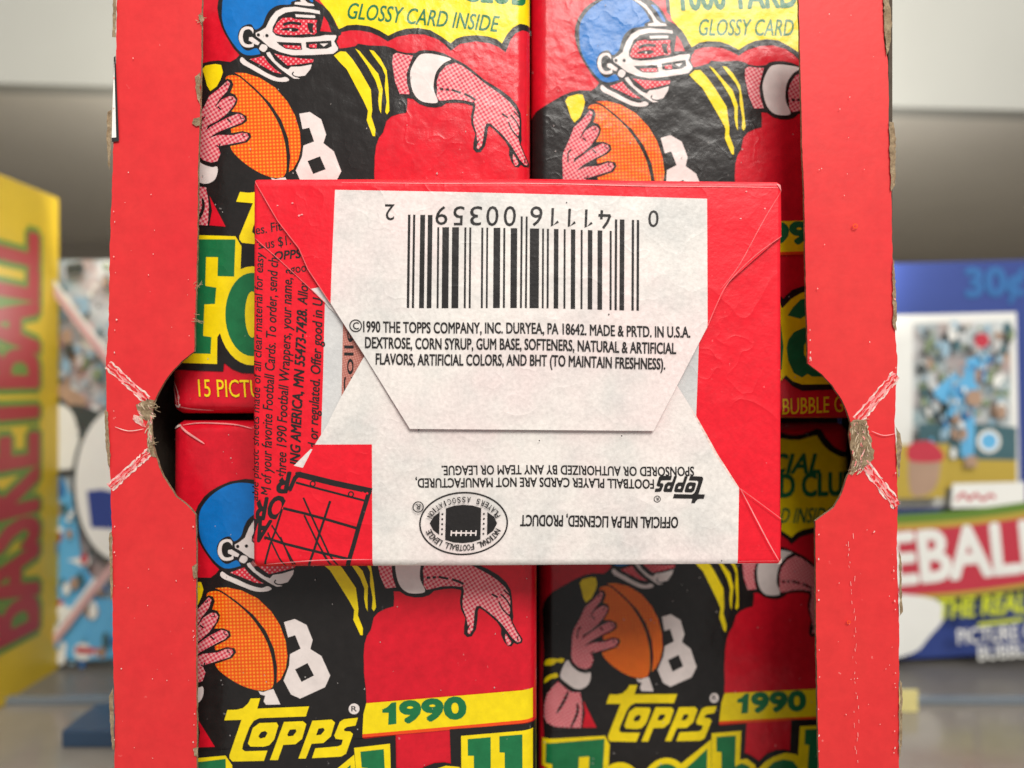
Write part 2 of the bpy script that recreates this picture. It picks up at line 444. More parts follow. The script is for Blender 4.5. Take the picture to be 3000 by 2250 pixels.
# player silhouette
PM([('D2', [(205, 1700), (170, 1100), (160, 700), (178, 300)]), ('D1', [(330, 700), (345, 620), (380, 560), (440, 495), (560, 430), (700, 350), (800, 310), (880, 295), (990, 300), (1040, 265)]),
    ('B5', [(760, 890), (690, 815), (640, 740), (590, 660), (550, 580), (515, 480), (495, 380), (500, 280), (530, 190), (590, 95), (650, 40), (730, -10), (850, -60), (1000, -80), (1150, -60),
            (1260, -30), (1330, 0), (1400, 60), (1450, 125), (1500, 215), (1580, 258), (1650, 325), (1700, 400), (1740, 490), (1755, 545), (1760, 610), (1745, 650), (1778, 725), (1850, 710), (1940, 683)]),
    ('A2', [(180, 470), (300, 490), (480, 495), (560, 520), (610, 550), (700, 570), (800, 570), (840, 545), (900, 538), (1000, 545), (1100, 570), (1200, 620), (1260, 650), (1350, 700), (1450, 780), (1540, 855)]),
    ('C2', [(1590, 255), (1700, 320), (1780, 395), (1830, 480), (1845, 580), (1850, 700), (1858, 770), (1850, 820), (1900, 920), (1960, 1010), (1950, 1050), (1900, 1065), (1865, 1050), (1840, 1085), (1800, 1085),
            (1760, 1040), (1725, 960), (1725, 890), (1680, 820), (1600, 750), (1540, 700), (1490, 672), (1475, 700), (1470, 800), (1455, 900), (1410, 975), (1360, 985), (1325, 950), (1325, 880), (1340, 780),
            (1290, 680), (1280, 590), (1295, 500), (1290, 475), (1200, 460), (1110, 465), (1000, 485), (950, 530), (880, 552), (790, 555), (700, 535), (630, 490), (565, 488), (570, 550), (565, 650),
            (480, 675), (400, 715), (350, 770), (320, 900), (275, 970), (250, 1060), (240, 1200), (250, 1400)]),
    ('C4', [(272, 300), (275, 500), (300, 720), (305, 870), (275, 980), (262, 1150), (255, 1292), (500, 1400), (500, 1900)]), ('D2', [(300, 1900)])], BK)
# helmet and face
P('B5', [(545, 380), (545, 300), (570, 210), (640, 110), (720, 40), (830, -20), (950, -40), (1080, -20), (1160, 20), (1240, 100), (1300, 200), (1300, 225), (1250, 250), (1240, 280), (1120, 300),
         (1040, 360), (1000, 440), (970, 540), (905, 592), (860, 540), (810, 545), (765, 575), (735, 630), (732, 700), (760, 770), (800, 820), (850, 835), (930, 800), (970, 850), (960, 865),
         (870, 885), (800, 875), (740, 830), (680, 760), (620, 670), (575, 580), (550, 480)], BL)
P('B5', [(1320, 50), (1370, 60), (1430, 140), (1475, 225), (1440, 220), (1380, 120)], BL)
P('B5', [(1130, -10), (1200, 0), (1270, 50), (1330, 130), (1380, 210), (1420, 245), (1480, 255), (1490, 275), (1430, 280), (1285, 275), (1290, 250), (1350, 240), (1320, 170), (1260, 90), (1190, 30)], WH, False)
P('B5', [(1090, 590), (1120, 500), (1170, 440), (1260, 425), (1300, 440), (1510, 430), (1530, 430), (1520, 480), (1535, 570), (1510, 595), (1460, 590), (1300, 620), (1160, 625), (1110, 615)], FA, False)
P('B5', [(1555, 360), (1550, 325), (1480, 315), (1300, 300), (1180, 320), (1100, 370), (1050, 450), (1010, 560), (960, 600), (910, 630), (915, 665), (970, 700), (1010, 735), (1060, 775), (1170, 820),
         (1300, 845), (1500, 825), (1720, 790), (1765, 745), (1765, 720), (1745, 690), (1720, 650), (1740, 600), (1735, 580), (1620, 590), (1560, 610), (1400, 640), (1200, 655), (1120, 640), (1080, 600),
         (1080, 550), (1130, 430), (1200, 375), (1300, 350), (1450, 350)], WH, False,
  [[(1130, 710), (1385, 700), (1400, 775), (1330, 785), (1230, 780), (1160, 740)], [(1430, 685), (1690, 645), (1700, 710), (1650, 740), (1480, 760), (1440, 745)]])
P('B5', [(1300, 385), (1500, 380), (1510, 400), (1500, 410), (1310, 415)], WH, False)
ST('B5', [(1185, 515), (1260, 485), (1370, 490)], 32)
P('B5', [(1160, 575), (1220, 545), (1320, 540), (1350, 560), (1300, 582), (1240, 575)], BK)
F.disc(pt('B5', (1265, 565)), 3, WH)
P('B5', [(1430, 470), (1500, 470), (1490, 520), (1505, 585), (1460, 570), (1440, 520)], BK, False)
P('B5', [(1570, 550), (1595, 380), (1640, 440), (1685, 550)], RD, False)
P('B5', [(1195, 740), (1380, 735), (1385, 775), (1230, 770)], FA, False)
P('B5', [(1465, 710), (1545, 695), (1545, 745), (1470, 740)], FA, False)
P('B5', [(1575, 690), (1660, 680), (1620, 720)], WH, False)
P('B5', [(755, 610), (800, 570), (860, 570), (885, 600), (885, 660), (900, 760), (890, 790), (820, 800), (770, 770), (740, 700)], WH)
P('B5', [(780, 680), (790, 620), (830, 595), (865, 610), (890, 660), (885, 750), (830, 765), (795, 740)], BK)
P('B5', [(845, 685), (880, 680), (960, 735), (945, 765), (920, 760), (845, 720)], WH, False)
P('B5', [(960, 790), (985, 750), (1035, 765), (1040, 800), (1010, 835), (965, 815)], WH)
P('B5', [(1035, 840), (1070, 830), (1130, 920), (1220, 990), (1270, 1010), (1300, 975), (1390, 965), (1510, 930), (1500, 980), (1450, 1060), (1390, 1075), (1350, 1080), (1400, 1100), (1340, 1105),
         (1280, 1070), (1180, 1000), (1100, 930), (1045, 870)], WH, False)
ST('B5', [(1330, 1030), (1318, 1055), (1345, 1078), (1400, 1085)], 14)
P('B5', [(870, 930), (1010, 880), (1060, 950), (1140, 1020), (1210, 1065), (1120, 1050), (1000, 990)], FA, False)
P('B5', [(1115, 845), (1240, 865), (1420, 875), (1525, 870), (1520, 905), (1400, 935), (1260, 965), (1180, 900)], FA, False)
P('B5', [(770, 950), (790, 915), (850, 960), (950, 1010), (1060, 1070), (1180, 1110), (1250, 1095), (1290, 1125), (1240, 1150), (1130, 1145), (1000, 1090), (860, 1020), (800, 990)], WH)
for q in ((940, 650), (1028, 650)): F.disc(pt('B5', q), 5, BK)
# ball
P('D1', [(945, 465), (990, 435), (1060, 440), (1150, 510), (1280, 640), (1380, 790), (1450, 950), (1485, 1120), (1490, 1280), (1475, 1380), (1430, 1420), (1330, 1420), (1200, 1370), (1060, 1270), (975, 1160), (985, 1000), (950, 800), (980, 640), (960, 540)], OB)
P('D1', [(1025, 405), (1130, 400), (1260, 435), (1400, 520), (1510, 650), (1580, 790), (1620, 950), (1625, 1100), (1600, 1220), (1550, 1320), (1510, 1355), (1525, 1200), (1510, 1020), (1450, 840), (1350, 680), (1200, 530), (1080, 430)], OB, False)
# gripping hand
P('D1', [(920, 510), (960, 470), (1000, 485), (1015, 530), (985, 610), (1030, 625), (1052, 670), (1040, 720), (990, 800), (1070, 800), (1130, 830), (1135, 880), (1090, 920), (960, 985), (920, 1015), (1000, 1012), (1090, 985), (1160, 1000),
         (1170, 1040), (1130, 1095), (1000, 1140), (900, 1165), (880, 1190), (890, 1250), (860, 1330), (800, 1350), (720, 1335), (650, 1270), (640, 1180), (650, 950), (670, 890), (740, 760), (800, 640), (850, 580)], BK, False)
P('D1', [(960, 492), (985, 515), (955, 598), (880, 690), (835, 770), (850, 760), (900, 690), (975, 645), (1012, 648), (1035, 680), (1010, 740), (940, 835), (860, 905), (770, 960), (755, 1010), (790, 975), (860, 925), (950, 865), (1050, 815), (1100, 832),
         (1115, 865), (1080, 905), (960, 965), (850, 1025), (780, 1080), (800, 1075), (870, 1045), (1000, 1035), (1080, 1005), (1130, 1005), (1145, 1040), (1110, 1085), (960, 1130), (890, 1150), (860, 1165), (880, 1230), (850, 1310), (790, 1330), (720, 1312),
         (655, 1250), (640, 1180), (652, 970), (670, 900), (740, 770), (790, 660), (870, 590)], SK, False)
ST('D1', [(745, 875), (712, 915), (705, 1000)], 16)
ST('D1', [(865, 760), (895, 790)], 18); ST('D1', [(950, 875), (985, 910)], 18)
ST('D1', [(945, 515), (950, 535), (925, 540)], 10); ST('D1', [(1000, 655), (1000, 680), (970, 682)], 10); ST('D1', [(1070, 830), (1078, 858), (1105, 860)], 10); ST('D1', [(1100, 1010), (1090, 1030), (1115, 1040)], 10)
ST('D1', [(845, 1150), (870, 1165), (880, 1130)], 14)
P('D1', [(600, 1235), (650, 1300), (720, 1355), (800, 1375), (845, 1365), (850, 1420), (820, 1500), (750, 1545), (680, 1540), (600, 1490), (530, 1430), (525, 1380), (550, 1310)], WH)
P('D2', [(350, 610), (470, 715), (520, 740), (625, 745), (640, 850), (655, 1000), (630, 1175), (490, 1175), (320, 1165), (215, 1120), (185, 1050), (190, 900), (220, 770), (280, 690)], SK, False)
ST('D2', [(480, 725), (420, 860), (335, 1000)], 42, taper=True); ST('D2', [(585, 870), (588, 990), (505, 1180)], 40, taper=True); ST('D2', [(635, 760), (660, 900), (645, 1180)], 28)
P('D2', [(660, 840), (820, 1170), (650, 1170), (682, 1000)], RD, False)
P('D2', [(190, 420), (205, 360), (270, 330), (350, 335), (400, 325), (430, 345), (400, 385), (340, 375), (290, 410), (230, 420)], YL)
P('D2', [(185, 640), (200, 580), (250, 535), (335, 508), (350, 560), (270, 580), (210, 630)], YL)
P('D1', [(730, 400), (760, 360), (850, 335), (905, 340), (920, 410), (900, 480), (860, 560), (800, 612), (770, 560), (750, 470)], YL, False)
# shirt number and sleeve stripes
P('C1', [(1225, 820), (1340, 785), (1470, 850), (1535, 1010), (1510, 1110), (1630, 1185), (1725, 1395), (1670, 1520), (1400, 1645), (1300, 1600), (1220, 1450), (1280, 1290), (1290, 1165), (1405, 1105), (1345, 960), (1270, 985)], WH, False,
  [[(1345, 1330), (1480, 1260), (1550, 1395), (1415, 1465)]])
P('C3', [(1068, 725), (1130, 735), (1180, 715), (1250, 697), (1335, 885), (1160, 890), (1130, 850), (1150, 780), (1090, 765)], WH, False)
P('A2', [(-80, 600), (-10, 555), (50, 560), (120, 640), (200, 760), (320, 970), (335, 1190), (325, 1260), (370, 1400), (365, 1475), (340, 1470), (275, 1300), (290, 1200), (240, 1090), (150, 920), (60, 750), (-10, 680)], YL, False)
P('A2', [(150, 525), (200, 555), (300, 680), (400, 800), (448, 965), (435, 1100), (430, 1230), (410, 1180), (400, 1090), (408, 990), (370, 870), (280, 710)], YL, False)
P('A2', [(303, 540), (350, 550), (420, 630), (490, 760), (510, 950), (520, 1200), (495, 1238), (475, 1210), (490, 1100), (470, 950), (478, 820), (440, 730), (350, 610)], YL, False)
# throwing arm
P('A2', [(560, 590), (600, 570), (690, 590), (775, 600), (740, 690), (705, 800), (710, 900), (740, 1020), (630, 1015), (580, 880), (550, 680)], SK, False)
P('A2', [(835, 605), (920, 578), (1030, 590), (1185, 635), (1110, 680), (1030, 770), (1000, 880), (1000, 980), (1040, 1105), (900, 1105), (820, 1060), (770, 980), (745, 850), (755, 740)], WH)
PM([('A2', [(1035, 960), (1030, 880), (1060, 790), (1130, 710), (1230, 675), (1310, 710), (1430, 800), (1540, 890)]),
    ('C2', [(1600, 310), (1700, 380), (1770, 450), (1815, 520), (1825, 600), (1820, 730), (1810, 740), (1840, 830), (1890, 930), (1940, 1010), (1930, 1035), (1900, 1040), (1850, 1000), (1790, 920), (1740, 850), (1650, 760), (1560, 690),
            (1500, 645), (1460, 650), (1440, 700), (1430, 830), (1420, 900), (1385, 950), (1365, 940), (1370, 880), (1350, 770), (1310, 660), (1310, 580), (1325, 490), (1310, 425), (1290, 440), (1200, 430), (1080, 435), (960, 465), (920, 470), (890, 430)])], SK)
P('C2', [(1775, 950), (1810, 1000), (1835, 1040), (1810, 1075), (1790, 1060), (1770, 1000)], SK)
for l, w in (([(922, 340), (960, 340)], 28), ([(985, 338), (1022, 335)], 26), ([(1050, 332), (1155, 352)], 24), ([(1195, 358), (1260, 380), (1320, 410)], 26), ([(1720, 520), (1790, 590), (1825, 660)], 16),
             ([(1755, 475), (1830, 545)], 16), ([(1700, 600), (1740, 680), (1820, 760)], 16), ([(1625, 520), (1690, 555)], 20), ([(1355, 905), (1385, 850)], 14), ([(1905, 975), (1905, 1020)], 12)): ST('C2', l, w)
# stripe with the year
PM([('C4', [(305, 868), (2330, 708), (2330, 1070), (258, 1245), (270, 1000)])], YL)
PM([('C4', [(258, 1245), (2330, 1070), (2330, 1110), (258, 1285)])], 'wax_orange_line')
P('C4', [(668, 855), (670, 1120), (570, 1132), (576, 985), (500, 984), (498, 945), (560, 915), (612, 862)], GR, False)
TX('C4', '990', (735, 1100), (1510, 1040), 238, GR, 0.095)
# big word across the pack: black surround, yellow outline, green letters
PM([('D3', [(455, 1138), (775, 1115), (755, 1475), (830, 1505), (900, 1555), (925, 1578), (955, 1545), (1030, 1480), (1140, 1440), (1240, 1438), (1305, 1455), (1320, 1075), (2700, 1036)]),
    ('B8', [(2300, 680), (1100, 705), (740, 720), (640, 670), (535, 570)]), ('A6', [(2400, 505), (1620, 530), (1500, 525), (1400, 485), (1310, 415), (1300, 508), (790, 492), (540, 490)]), ('D2', [(150, 2500), (210, 1570), (180, 1235)])], BK)
def EL(c, ctr, rx, ry, n=36): return [(ctr[0] + rx * math.cos(2 * math.pi * i / n), ctr[1] + ry * math.sin(2 * math.pi * i / n)) for i in range(n)]
P('A5', [(-90, 130), (700, 155), (765, 265), (755, 520), (700, 640), (560, 900), (560, 1150), (500, 1245), (495, 1535), (-90, 1515), (-95, 1290), (-20, 1270), (-10, 480), (-85, 450)], YL, False)
P('A5', EL('A5', (880, 1015), 375, 535), YL, False); P('A5', EL('A5', (1470, 1015), 375, 535), YL, False)
P('D3', [(345, 1310), (0, 1590), (-120, 1690), (-130, 1850), (-60, 1850), (-60, 2300), (0, 2480), (100, 2530), (350, 2520)], YL, False)
P('D3', [(350, 1235), (712, 1205), (695, 1560), (780, 1545), (880, 1620), (940, 1800), (950, 2100), (900, 2400), (800, 2500), (350, 2510)], YL, False)
P('B7', [(380, 1480), (460, 1370), (535, 1290), (620, 1200), (720, 1140), (850, 1100), (980, 1120), (1080, 1200), (1130, 1350), (1140, 2050), (1180, 2080), (1180, 2120), (740, 2125), (640, 2090), (560, 2020), (500, 1900), (480, 1700)], YL, False)
P('C4', [(1455, 1268), (2330, 1200), (2330, 2700), (1470, 2750)], YL, False)
P('A5', [(-45, 185), (700, 190), (685, 590), (505, 585), (510, 380), (380, 378), (370, 690), (490, 710), (475, 885), (360, 890), (345, 1230), (435, 1245), (425, 1425), (-50, 1410), (-50, 1320), (30, 1310), (40, 430), (-45, 420)], GR, False)
for cx in (880, 1470): P('A5', EL('A5', (cx, 1000), 292, 450), GR, False, [EL('A5', (cx, 1000), 78, 250)])
P('D3', [(300, 1420), (110, 1600), (-60, 1740), (-60, 1800), (20, 1800), (20, 2300), (80, 2440), (200, 2480), (300, 2450), (300, 2300), (200, 2290), (190, 1800), (290, 1800)], GR, False)
P('D3', [(410, 1280), (645, 1262), (635, 1640), (720, 1600), (810, 1640), (870, 1800), (880, 2100), (840, 2350), (740, 2450), (640, 2420), (600, 2450), (470, 2455), (470, 1465), (410, 1455)], GR, False, [[(650, 1780), (700, 1760), (720, 2000), (700, 2260), (650, 2250)]])
P('B7', [(580, 1380), (640, 1290), (720, 1210), (830, 1180), (950, 1200), (1030, 1290), (1050, 1400), (1060, 1960), (1100, 1980), (1100, 2040), (850, 2040), (800, 2010), (740, 2050), (650, 2000), (590, 1870), (570, 1730), (590, 1640), (650, 1560), (760, 1510),
         (850, 1505), (850, 1400), (790, 1370), (720, 1415)], GR, False, [[(760, 1700), (800, 1650), (850, 1650), (850, 1850), (800, 1860), (760, 1800)]])
P('C4', [(1535, 1308), (1815, 1285), (1820, 2750), (1620, 2750), (1610, 1512), (1538, 1510)], GR, False)
P('C4', [(1920, 1275), (2200, 1255), (2205, 2750), (1990, 2750), (1985, 1475), (1922, 1472)], GR, False)
# maker's lettering
def maker(art_poly):
    art_poly([[(975, 812), (945, 870), (880, 930), (800, 950), (692, 952), (652, 1080), (862, 1072), (715, 1500), (715, 1540), (750, 1580), (1135, 1570), (1178, 1445), (905, 1455), (870, 1430), (880, 1370), (960, 1160), (1010, 1085), (1080, 1050), (1645, 1028), (1685, 905), (1055, 935), (1090, 808)]])
    art_poly([[(1080, 1110), (1290, 1102), (1312, 1140), (1260, 1310), (1200, 1380), (1130, 1398), (970, 1398), (940, 1360), (1000, 1170)], [(1100, 1220), (1150, 1205), (1180, 1230), (1150, 1285), (1090, 1300), (1068, 1270)]])
    art_poly([[(1380, 1095), (1610, 1085), (1652, 1120), (1600, 1300), (1520, 1365), (1370, 1375), (1305, 1560), (1208, 1560)], [(1450, 1190), (1520, 1182), (1532, 1210), (1490, 1265), (1430, 1270), (1420, 1245)]])
    art_poly([[(1725, 1080), (1960, 1065), (2000, 1100), (1950, 1270), (1860, 1350), (1715, 1360), (1645, 1540), (1555, 1540)], [(1800, 1175), (1860, 1165), (1875, 1195), (1830, 1250), (1770, 1255)]])
    art_poly([[(2110, 1060), (2060, 1090), (1990, 1260), (2010, 1300), (2095, 1310), (2080, 1370), (2040, 1390), (1760, 1415), (1720, 1535), (2074, 1515), (2134, 1480), (2219, 1240), (2184, 1210), (2114, 1205), (2109, 1180), (2144, 1155), (2249, 1138), (2279, 1042)]])
maker(lambda loops: F.poly([pts('C3', l) for l in loops], YL))
F.disc(pt('C4', (158, 935)), 16, WH); TX('C4', 'R', (125, 965), (190, 965), 62, BK, 0.03)
# bottom line
TX('A6', '15 PICTURE CARDS', (1035, 782), (2520, 800), 185, YL, 0.0)
TX('B8', 'BUBBLE GUM', (535, 978), (1420, 935), 165, YL, 0.0, 0.08)

# ------------------------------------------------------------------ packs standing in the box
def chamfer(x0, y0, x1, y1, c): return [(x0 + c, y0), (x1 - c, y0), (x1, y0 + c), (x1, y1 - c), (x1 - c, y1), (x0 + c, y1), (x0, y1 - c), (x0, y0 + c)]
def boxed_pack(fr, Y, x0, y0, x1, y1, label, c=26, bulge=0.0004, wear_and_glint=()):
    k = plane(Y)
    org = ((0.5 * (x0 + x1) - 1500) * k, Y + 0.0055, -(0.5 * (y0 + y1) - 1125) * k)
    a = Art(); a.poly([chamfer(x0, y0, x1, y1, c)], RD); n0 = len(a.items)
    a.items += F.mapped(TO[fr]).items
    rnd = random.Random(int(x0))
    for _ in range(75):
        cx, cy, q = rnd.uniform(x0, x1), rnd.uniform(max(y0, 0), min(y1, 2250)), rnd.uniform(0.8, 2.4)
        a.poly([[(cx + q * rnd.uniform(.4, 1.3) * math.cos(t * 1.25), cy + q * rnd.uniform(.5, 2.0) * math.sin(t * 1.25)) for t in range(5)]], 'dust')
    for l, w, m in wear_and_glint: a.stroke(l, w, m, True)  # worn corners and folds, plus a painted highlight on one wrinkle
    rx, ry = 0.0030 / k, 0.0022 / k
    h = round_h(x0, x1, y0, y1, rx, ry, 0.0028, bulge, k)
    clip = [(x0, 0, -1, 0), (x1, 0, 1, 0), (0, y0, 0, -1), (0, y1, 0, 1),
            (x0 + c, y0, -0.7071, -0.7071), (x1 - c, y0, 0.7071, -0.7071), (x0 + c, y1, -0.7071, 0.7071), (x1 - c, y1, 0.7071, 0.7071)]
    i = 3
    pr = [(chamfer(x0 + i, y0 + i, x1 - i, y1 - i, c), RD, 0.0026, 0.0112, True)]
    # folded corner paper at the near corners
    o = bake('card_pack', a, Y, h, rim_cuts(x0, x1, rx), rim_cuts(y0, y1, ry), clip, pr, origin=org)
    tag(o, label, 'card pack', 'sealed card packs stacked in the open box')
    return o
YA, YB, YC, YD = 0.0125, 0.0208, 0.0128, 0.0400
boxed_pack('A', YA, 492, -252, 1553, 1212, 'upper left red card pack in the box, green letters beside the loose pack',
    wear_and_glint=[([(494, 1122), (504, 1150), (512, 1185)], 4, 'crease'), ([(500, 1116), (516, 1148), (520, 1190)], 2.5, 'crease_pale'), ([(506, 1186), (516, 1192), (524, 1184)], 6, 'crease_pale'), ([(520, 1192), (560, 1199), (620, 1203)], 3, 'crease'), ([(514, 1150), (522, 1165), (516, 1178)], 2.5, 'crease')])
boxed_pack('B', YB, 1557, -160, 2548, 1226, 'upper right red card pack in the box, glare on its blue helmet picture')
boxed_pack('C', YC, 495, 1234, 1573, 2690, 'lower left red card pack in the box, whole throwing hand and year showing',
    wear_and_glint=[([(496, 1258), (510, 1250), (522, 1246)], 7, 'crease_pale'), ([(522, 1248), (548, 1268), (598, 1300)], 6, 'crease'), ([(528, 1246), (580, 1240), (680, 1244), (738, 1256)], 3, 'crease'), ([(545, 1264), (590, 1296)], 2, 'crease_pale')])  # strokes slanting in from the corner paint the highlight streak along a wrinkle
boxed_pack('D', YD, 1580, 1242, 2498, 2468, 'lower right red card pack sunk deepest in the box, shaded along its right')

# ------------------------------------------------------------------ the loose pack lying back side out
LX0, LX1, LY0, LY1 = 736, 2295, 519, 1664
kL = plane(0.0)
LP = empty('card_pack', (((LX0 + LX1) / 2 - 1500) * kL, 0.0062, -((LY0 + LY1) / 2 - 1125) * kL))
tag(LP, 'loose card pack lying back side out, white folded flaps and black barcode', 'card pack')
rl = 0.0016 / kL
hL = round_h(LX0, LX1, LY0, LY1, 0.0010 / kL, rl, 0.0016, 0.0003, kL)
cxL, cyL = rim_cuts(LX0, LX1, 0.0010 / kL, 6), rim_cuts(LY0, LY1, rl, 7)
def wob(p):      # the pack's outline is not ruler straight
    x, y = p
    return (x + 3.2 * math.sin(y / 205 + 0.8) + 1.6 * math.sin(y / 71), y + 3.0 * math.sin(x / 310 + 0.4) + 1.4 * math.sin(x / 97 + 1))
def lbake(name, art, base, prism=None, clip=(), lift=None):
    art.mapf(wob)
    o = bake(name, art, 0.0, hL, cxL, cyL, clip, prism, base, parent=LP, origin=tuple(LP.location), lift=lift); return o
INK, BW, BR = 'back_ink', 'back_white', 'back_red'
outline = [(742, 520), (1547, 523), (1870, 527), (2278, 530), (2290, 538), (2295, 560), (2295, 1100), (2294, 1650), (1580, 1660), (1100, 1664), (737, 1663), (739, 1100)]
a = Art(); a.poly([outline], BR)
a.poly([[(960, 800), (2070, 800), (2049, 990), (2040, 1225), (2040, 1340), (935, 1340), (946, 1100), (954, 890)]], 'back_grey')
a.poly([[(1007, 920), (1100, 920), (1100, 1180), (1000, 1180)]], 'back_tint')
a.text('Collec', (1034, 1166), (1036, 925), 27, INK, 0.02)
a.text('able plastic sheets made of all clear material for easy vie', (749, 1467), (777, 693), 25, INK, 0.022, 0.2)
a.text('M of your favorite Football Cards. To order, send che', (786, 1452), (819, 740), 29, INK, 0.022, 0.2)
a.text('three 1990 Football Wrappers, your name, ad', (832, 1400), (861, 775), 29, INK, 0.022, 0.2)
a.text('ING AMERICA, MN 55473-7428.', (874, 1364), (901, 908), 29, INK, 0.045, 0.2)
a.text('Allow', (902, 895), (908, 815), 29, INK, 0.022, 0.2)
a.text('d or regulated. Offer good in U.S', (928, 1318), (949, 855), 29, INK, 0.022, 0.2)
inner = [wob(p) for p in ((LX0 + 10, LY0 + 6), (1500, LY0 + 10), (LX1 - 8, LY0 + 20), (LX1 - 6, 1100), (LX1 - 9, LY1 - 20), (1500, LY1 - 9), (LX0 + 10, LY1 - 8), (LX0 + 10, 1100))]
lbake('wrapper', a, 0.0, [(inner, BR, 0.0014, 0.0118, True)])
# folded paper corners that show under the two end flaps
a = Art(); a.poly([[(741, 526), (770, 545), (1000, 900), (1005, 960), (956, 890), (915, 849), (820, 758), (771, 715), (741, 688)]], BR)
a.text('des. Fitu', (735, 687), (842, 672), 27, INK, 0.02); a.text('us $1.', (783, 727), (856, 716), 28, INK, 0.015)
a.text('OPPS', (806, 762), (884, 756), 25, INK, 0.05, 0.15); a.text('goods', (857, 802), (930, 793), 26, INK, 0.015)
a.poly([[(914, 848), (944, 843), (1000, 880), (1010, 960), (956, 890)]], BW)
a.stroke([(741, 688), (771, 715), (820, 758), (915, 849), (956, 890)], 2, 'crease_soft', smooth=False)
lbake('corner_fold', a, 0.00016, clip=[(768, 719, -0.681, 0.732), (741.5, 0, -1, 0)])
a = Art(); a.poly([[(852, 1364), (900, 1315), (925, 1300), (900, 1390), (760, 1655), (738, 1658), (731, 1500), (806, 1418)]], BR)
a.poly([[(852, 1364), (897, 1316), (913, 1318), (884, 1372)]], BW)
for t_, q0, q1, hh_ in (('OR', (495, 750), (165, 775), 62), ('AL', (335, 1015), (105, 1000), 62), ('OR', (790, 490), (390, 500), 58)):
    a.text(t_, (700 + q0[0] / K, 1250 + q0[1] / K), (700 + q1[0] / K, 1250 + q1[1] / K), hh_, INK, 0.05, 0.25)
lbake('corner_fold', a, 0.00018, clip=[(738, 0, -1, 0), (806, 1418, -0.70, -0.71)])
# lower end flap
low = [(1075, 1036), (1001, 1166), (955, 1255), (922, 1304), (884, 1372), (737, 1658), (740, 1663), (1090, 1664), (1580, 1660), (2293, 1650), (2295, 1535), (2283, 1517), (2160, 1427), (2100, 1331), (2042, 1223), (1983, 1128), (1911, 1000), (1200, 990)]
a = Art(); a.poly([low], BW)
a.poly([[(922, 1304), (1089, 1304), (1091, 1664), (740, 1663), (737, 1658), (884, 1372)]], BR)
a.poly([[(2160, 1427), (2283, 1517), (2295, 1535), (2293, 1650), (2162, 1651)]], BR)
a.poly([[(2020, 1190), (2046, 1230), (2100, 1331), (2160, 1427), (2150, 1420), (2090, 1330)]], 'crease_pale')
def z7(l): return [(700 + x / K, 1250 + y / K) for x, y in l]
def s7(l, w): a.stroke(z7(l), 1.35 * w / K, INK, smooth=False)
s7([(600, 525), (640, 520), (1000, 615), (1420, 705)], 48); s7([(640, 515), (590, 560), (530, 690)], 34)
s7([(1395, 700), (1290, 1060), (1230, 1300), (1165, 1530)], 36); s7([(600, 605), (860, 680), (1360, 812)], 18)
for l, w in (([(460, 880), (690, 940), (900, 1000), (1275, 1110)], 22), ([(262, 1190), (480, 1265), (800, 1350), (1175, 1440)], 22), ([(450, 890), (380, 1130), (330, 1260), (270, 1490)], 17),
             ([(970, 810), (910, 1000), (860, 1160), (800, 1360), (740, 1530)], 20), ([(680, 770), (770, 970), (860, 1160), (970, 1390)], 15), ([(690, 960), (830, 1240), (985, 1510)], 15), ([(340, 1060), (450, 1230), (600, 1500)], 13),
             ([(300, 1140), (360, 1280), (430, 1420), (490, 1515)], 13), ([(440, 1190), (500, 1330), (575, 1505)], 11), ([(970, 1390), (1060, 1512)], 14), ([(900, 1380), (990, 1510)], 13)): s7(l, w)
for q in ((783, 622), (1195, 738)):
    c = z7([q])[0]; a.disc(c, 9, INK); a.disc(c, 5, BR)
a.disc(z7([(1370, 728)])[0], 3.5, BR); a.disc(z7([(1325, 716)])[0], 1.8, BR)
a.text('SPONSORED OR AUTHORIZED BY ANY TEAM OR LEAGUE.', (2028, 1365), (1291, 1366), 26.5, INK, 0.032)
a.text('FOOTBALL PLAYER CARDS ARE NOT MANUFACTURED,', (1910, 1402), (1214, 1402.5), 26.5, INK, 0.034)
a.text('OFFICIAL NFLPA LICENSED, PRODUCT', (1982, 1512), (1521, 1512), 32, INK, 0.034)
ML = solve_affine([(657, 2110), (906, 2068), (672, 2219), (1049, 2103)], [(2066, 1451), (1971, 1461), (2061, 1404), (1917, 1441)])
maker(lambda loops: a.poly([[ap(ML, zc('C3', p)) for p in l] for l in loops], INK))
a.ring((1920, 1459), 10, 8, INK); a.text('R', (1924, 1454), (1916, 1454), 9, INK, 0.02)
EC = (1355, 1535)
a.ring(EC, 130, 125.5, INK, 72, 93, 88.5)
def z4(l): return [(1150 + x / K, 1250 + y / K) for x, y in l]
a.poly([z4([(562, 885), (650, 857), (750, 848), (850, 857), (942, 885), (942, 1225), (850, 1253), (750, 1262), (650, 1253), (562, 1225)])], INK)
a.poly([z4([(495, 925), (430, 975), (390, 1045), (430, 1120), (495, 1170)])], INK); a.poly([z4([(1010, 930), (1080, 980), (1117, 1050), (1080, 1130), (1012, 1180)])], INK)
for x in (525, 973):
    for y in (948, 1002, 1055, 1110, 1164): a.disc(z4([(x, y)])[0], 2.9, INK, 10)
a.stroke(z4([(625, 1150), (895, 1155)]), 4.5, BW, smooth=False)
for i in range(6):
    x = 628 + i * 53; a.stroke(z4([(x, 1125), (x - 4, 1185)]), 4, BW, smooth=False)
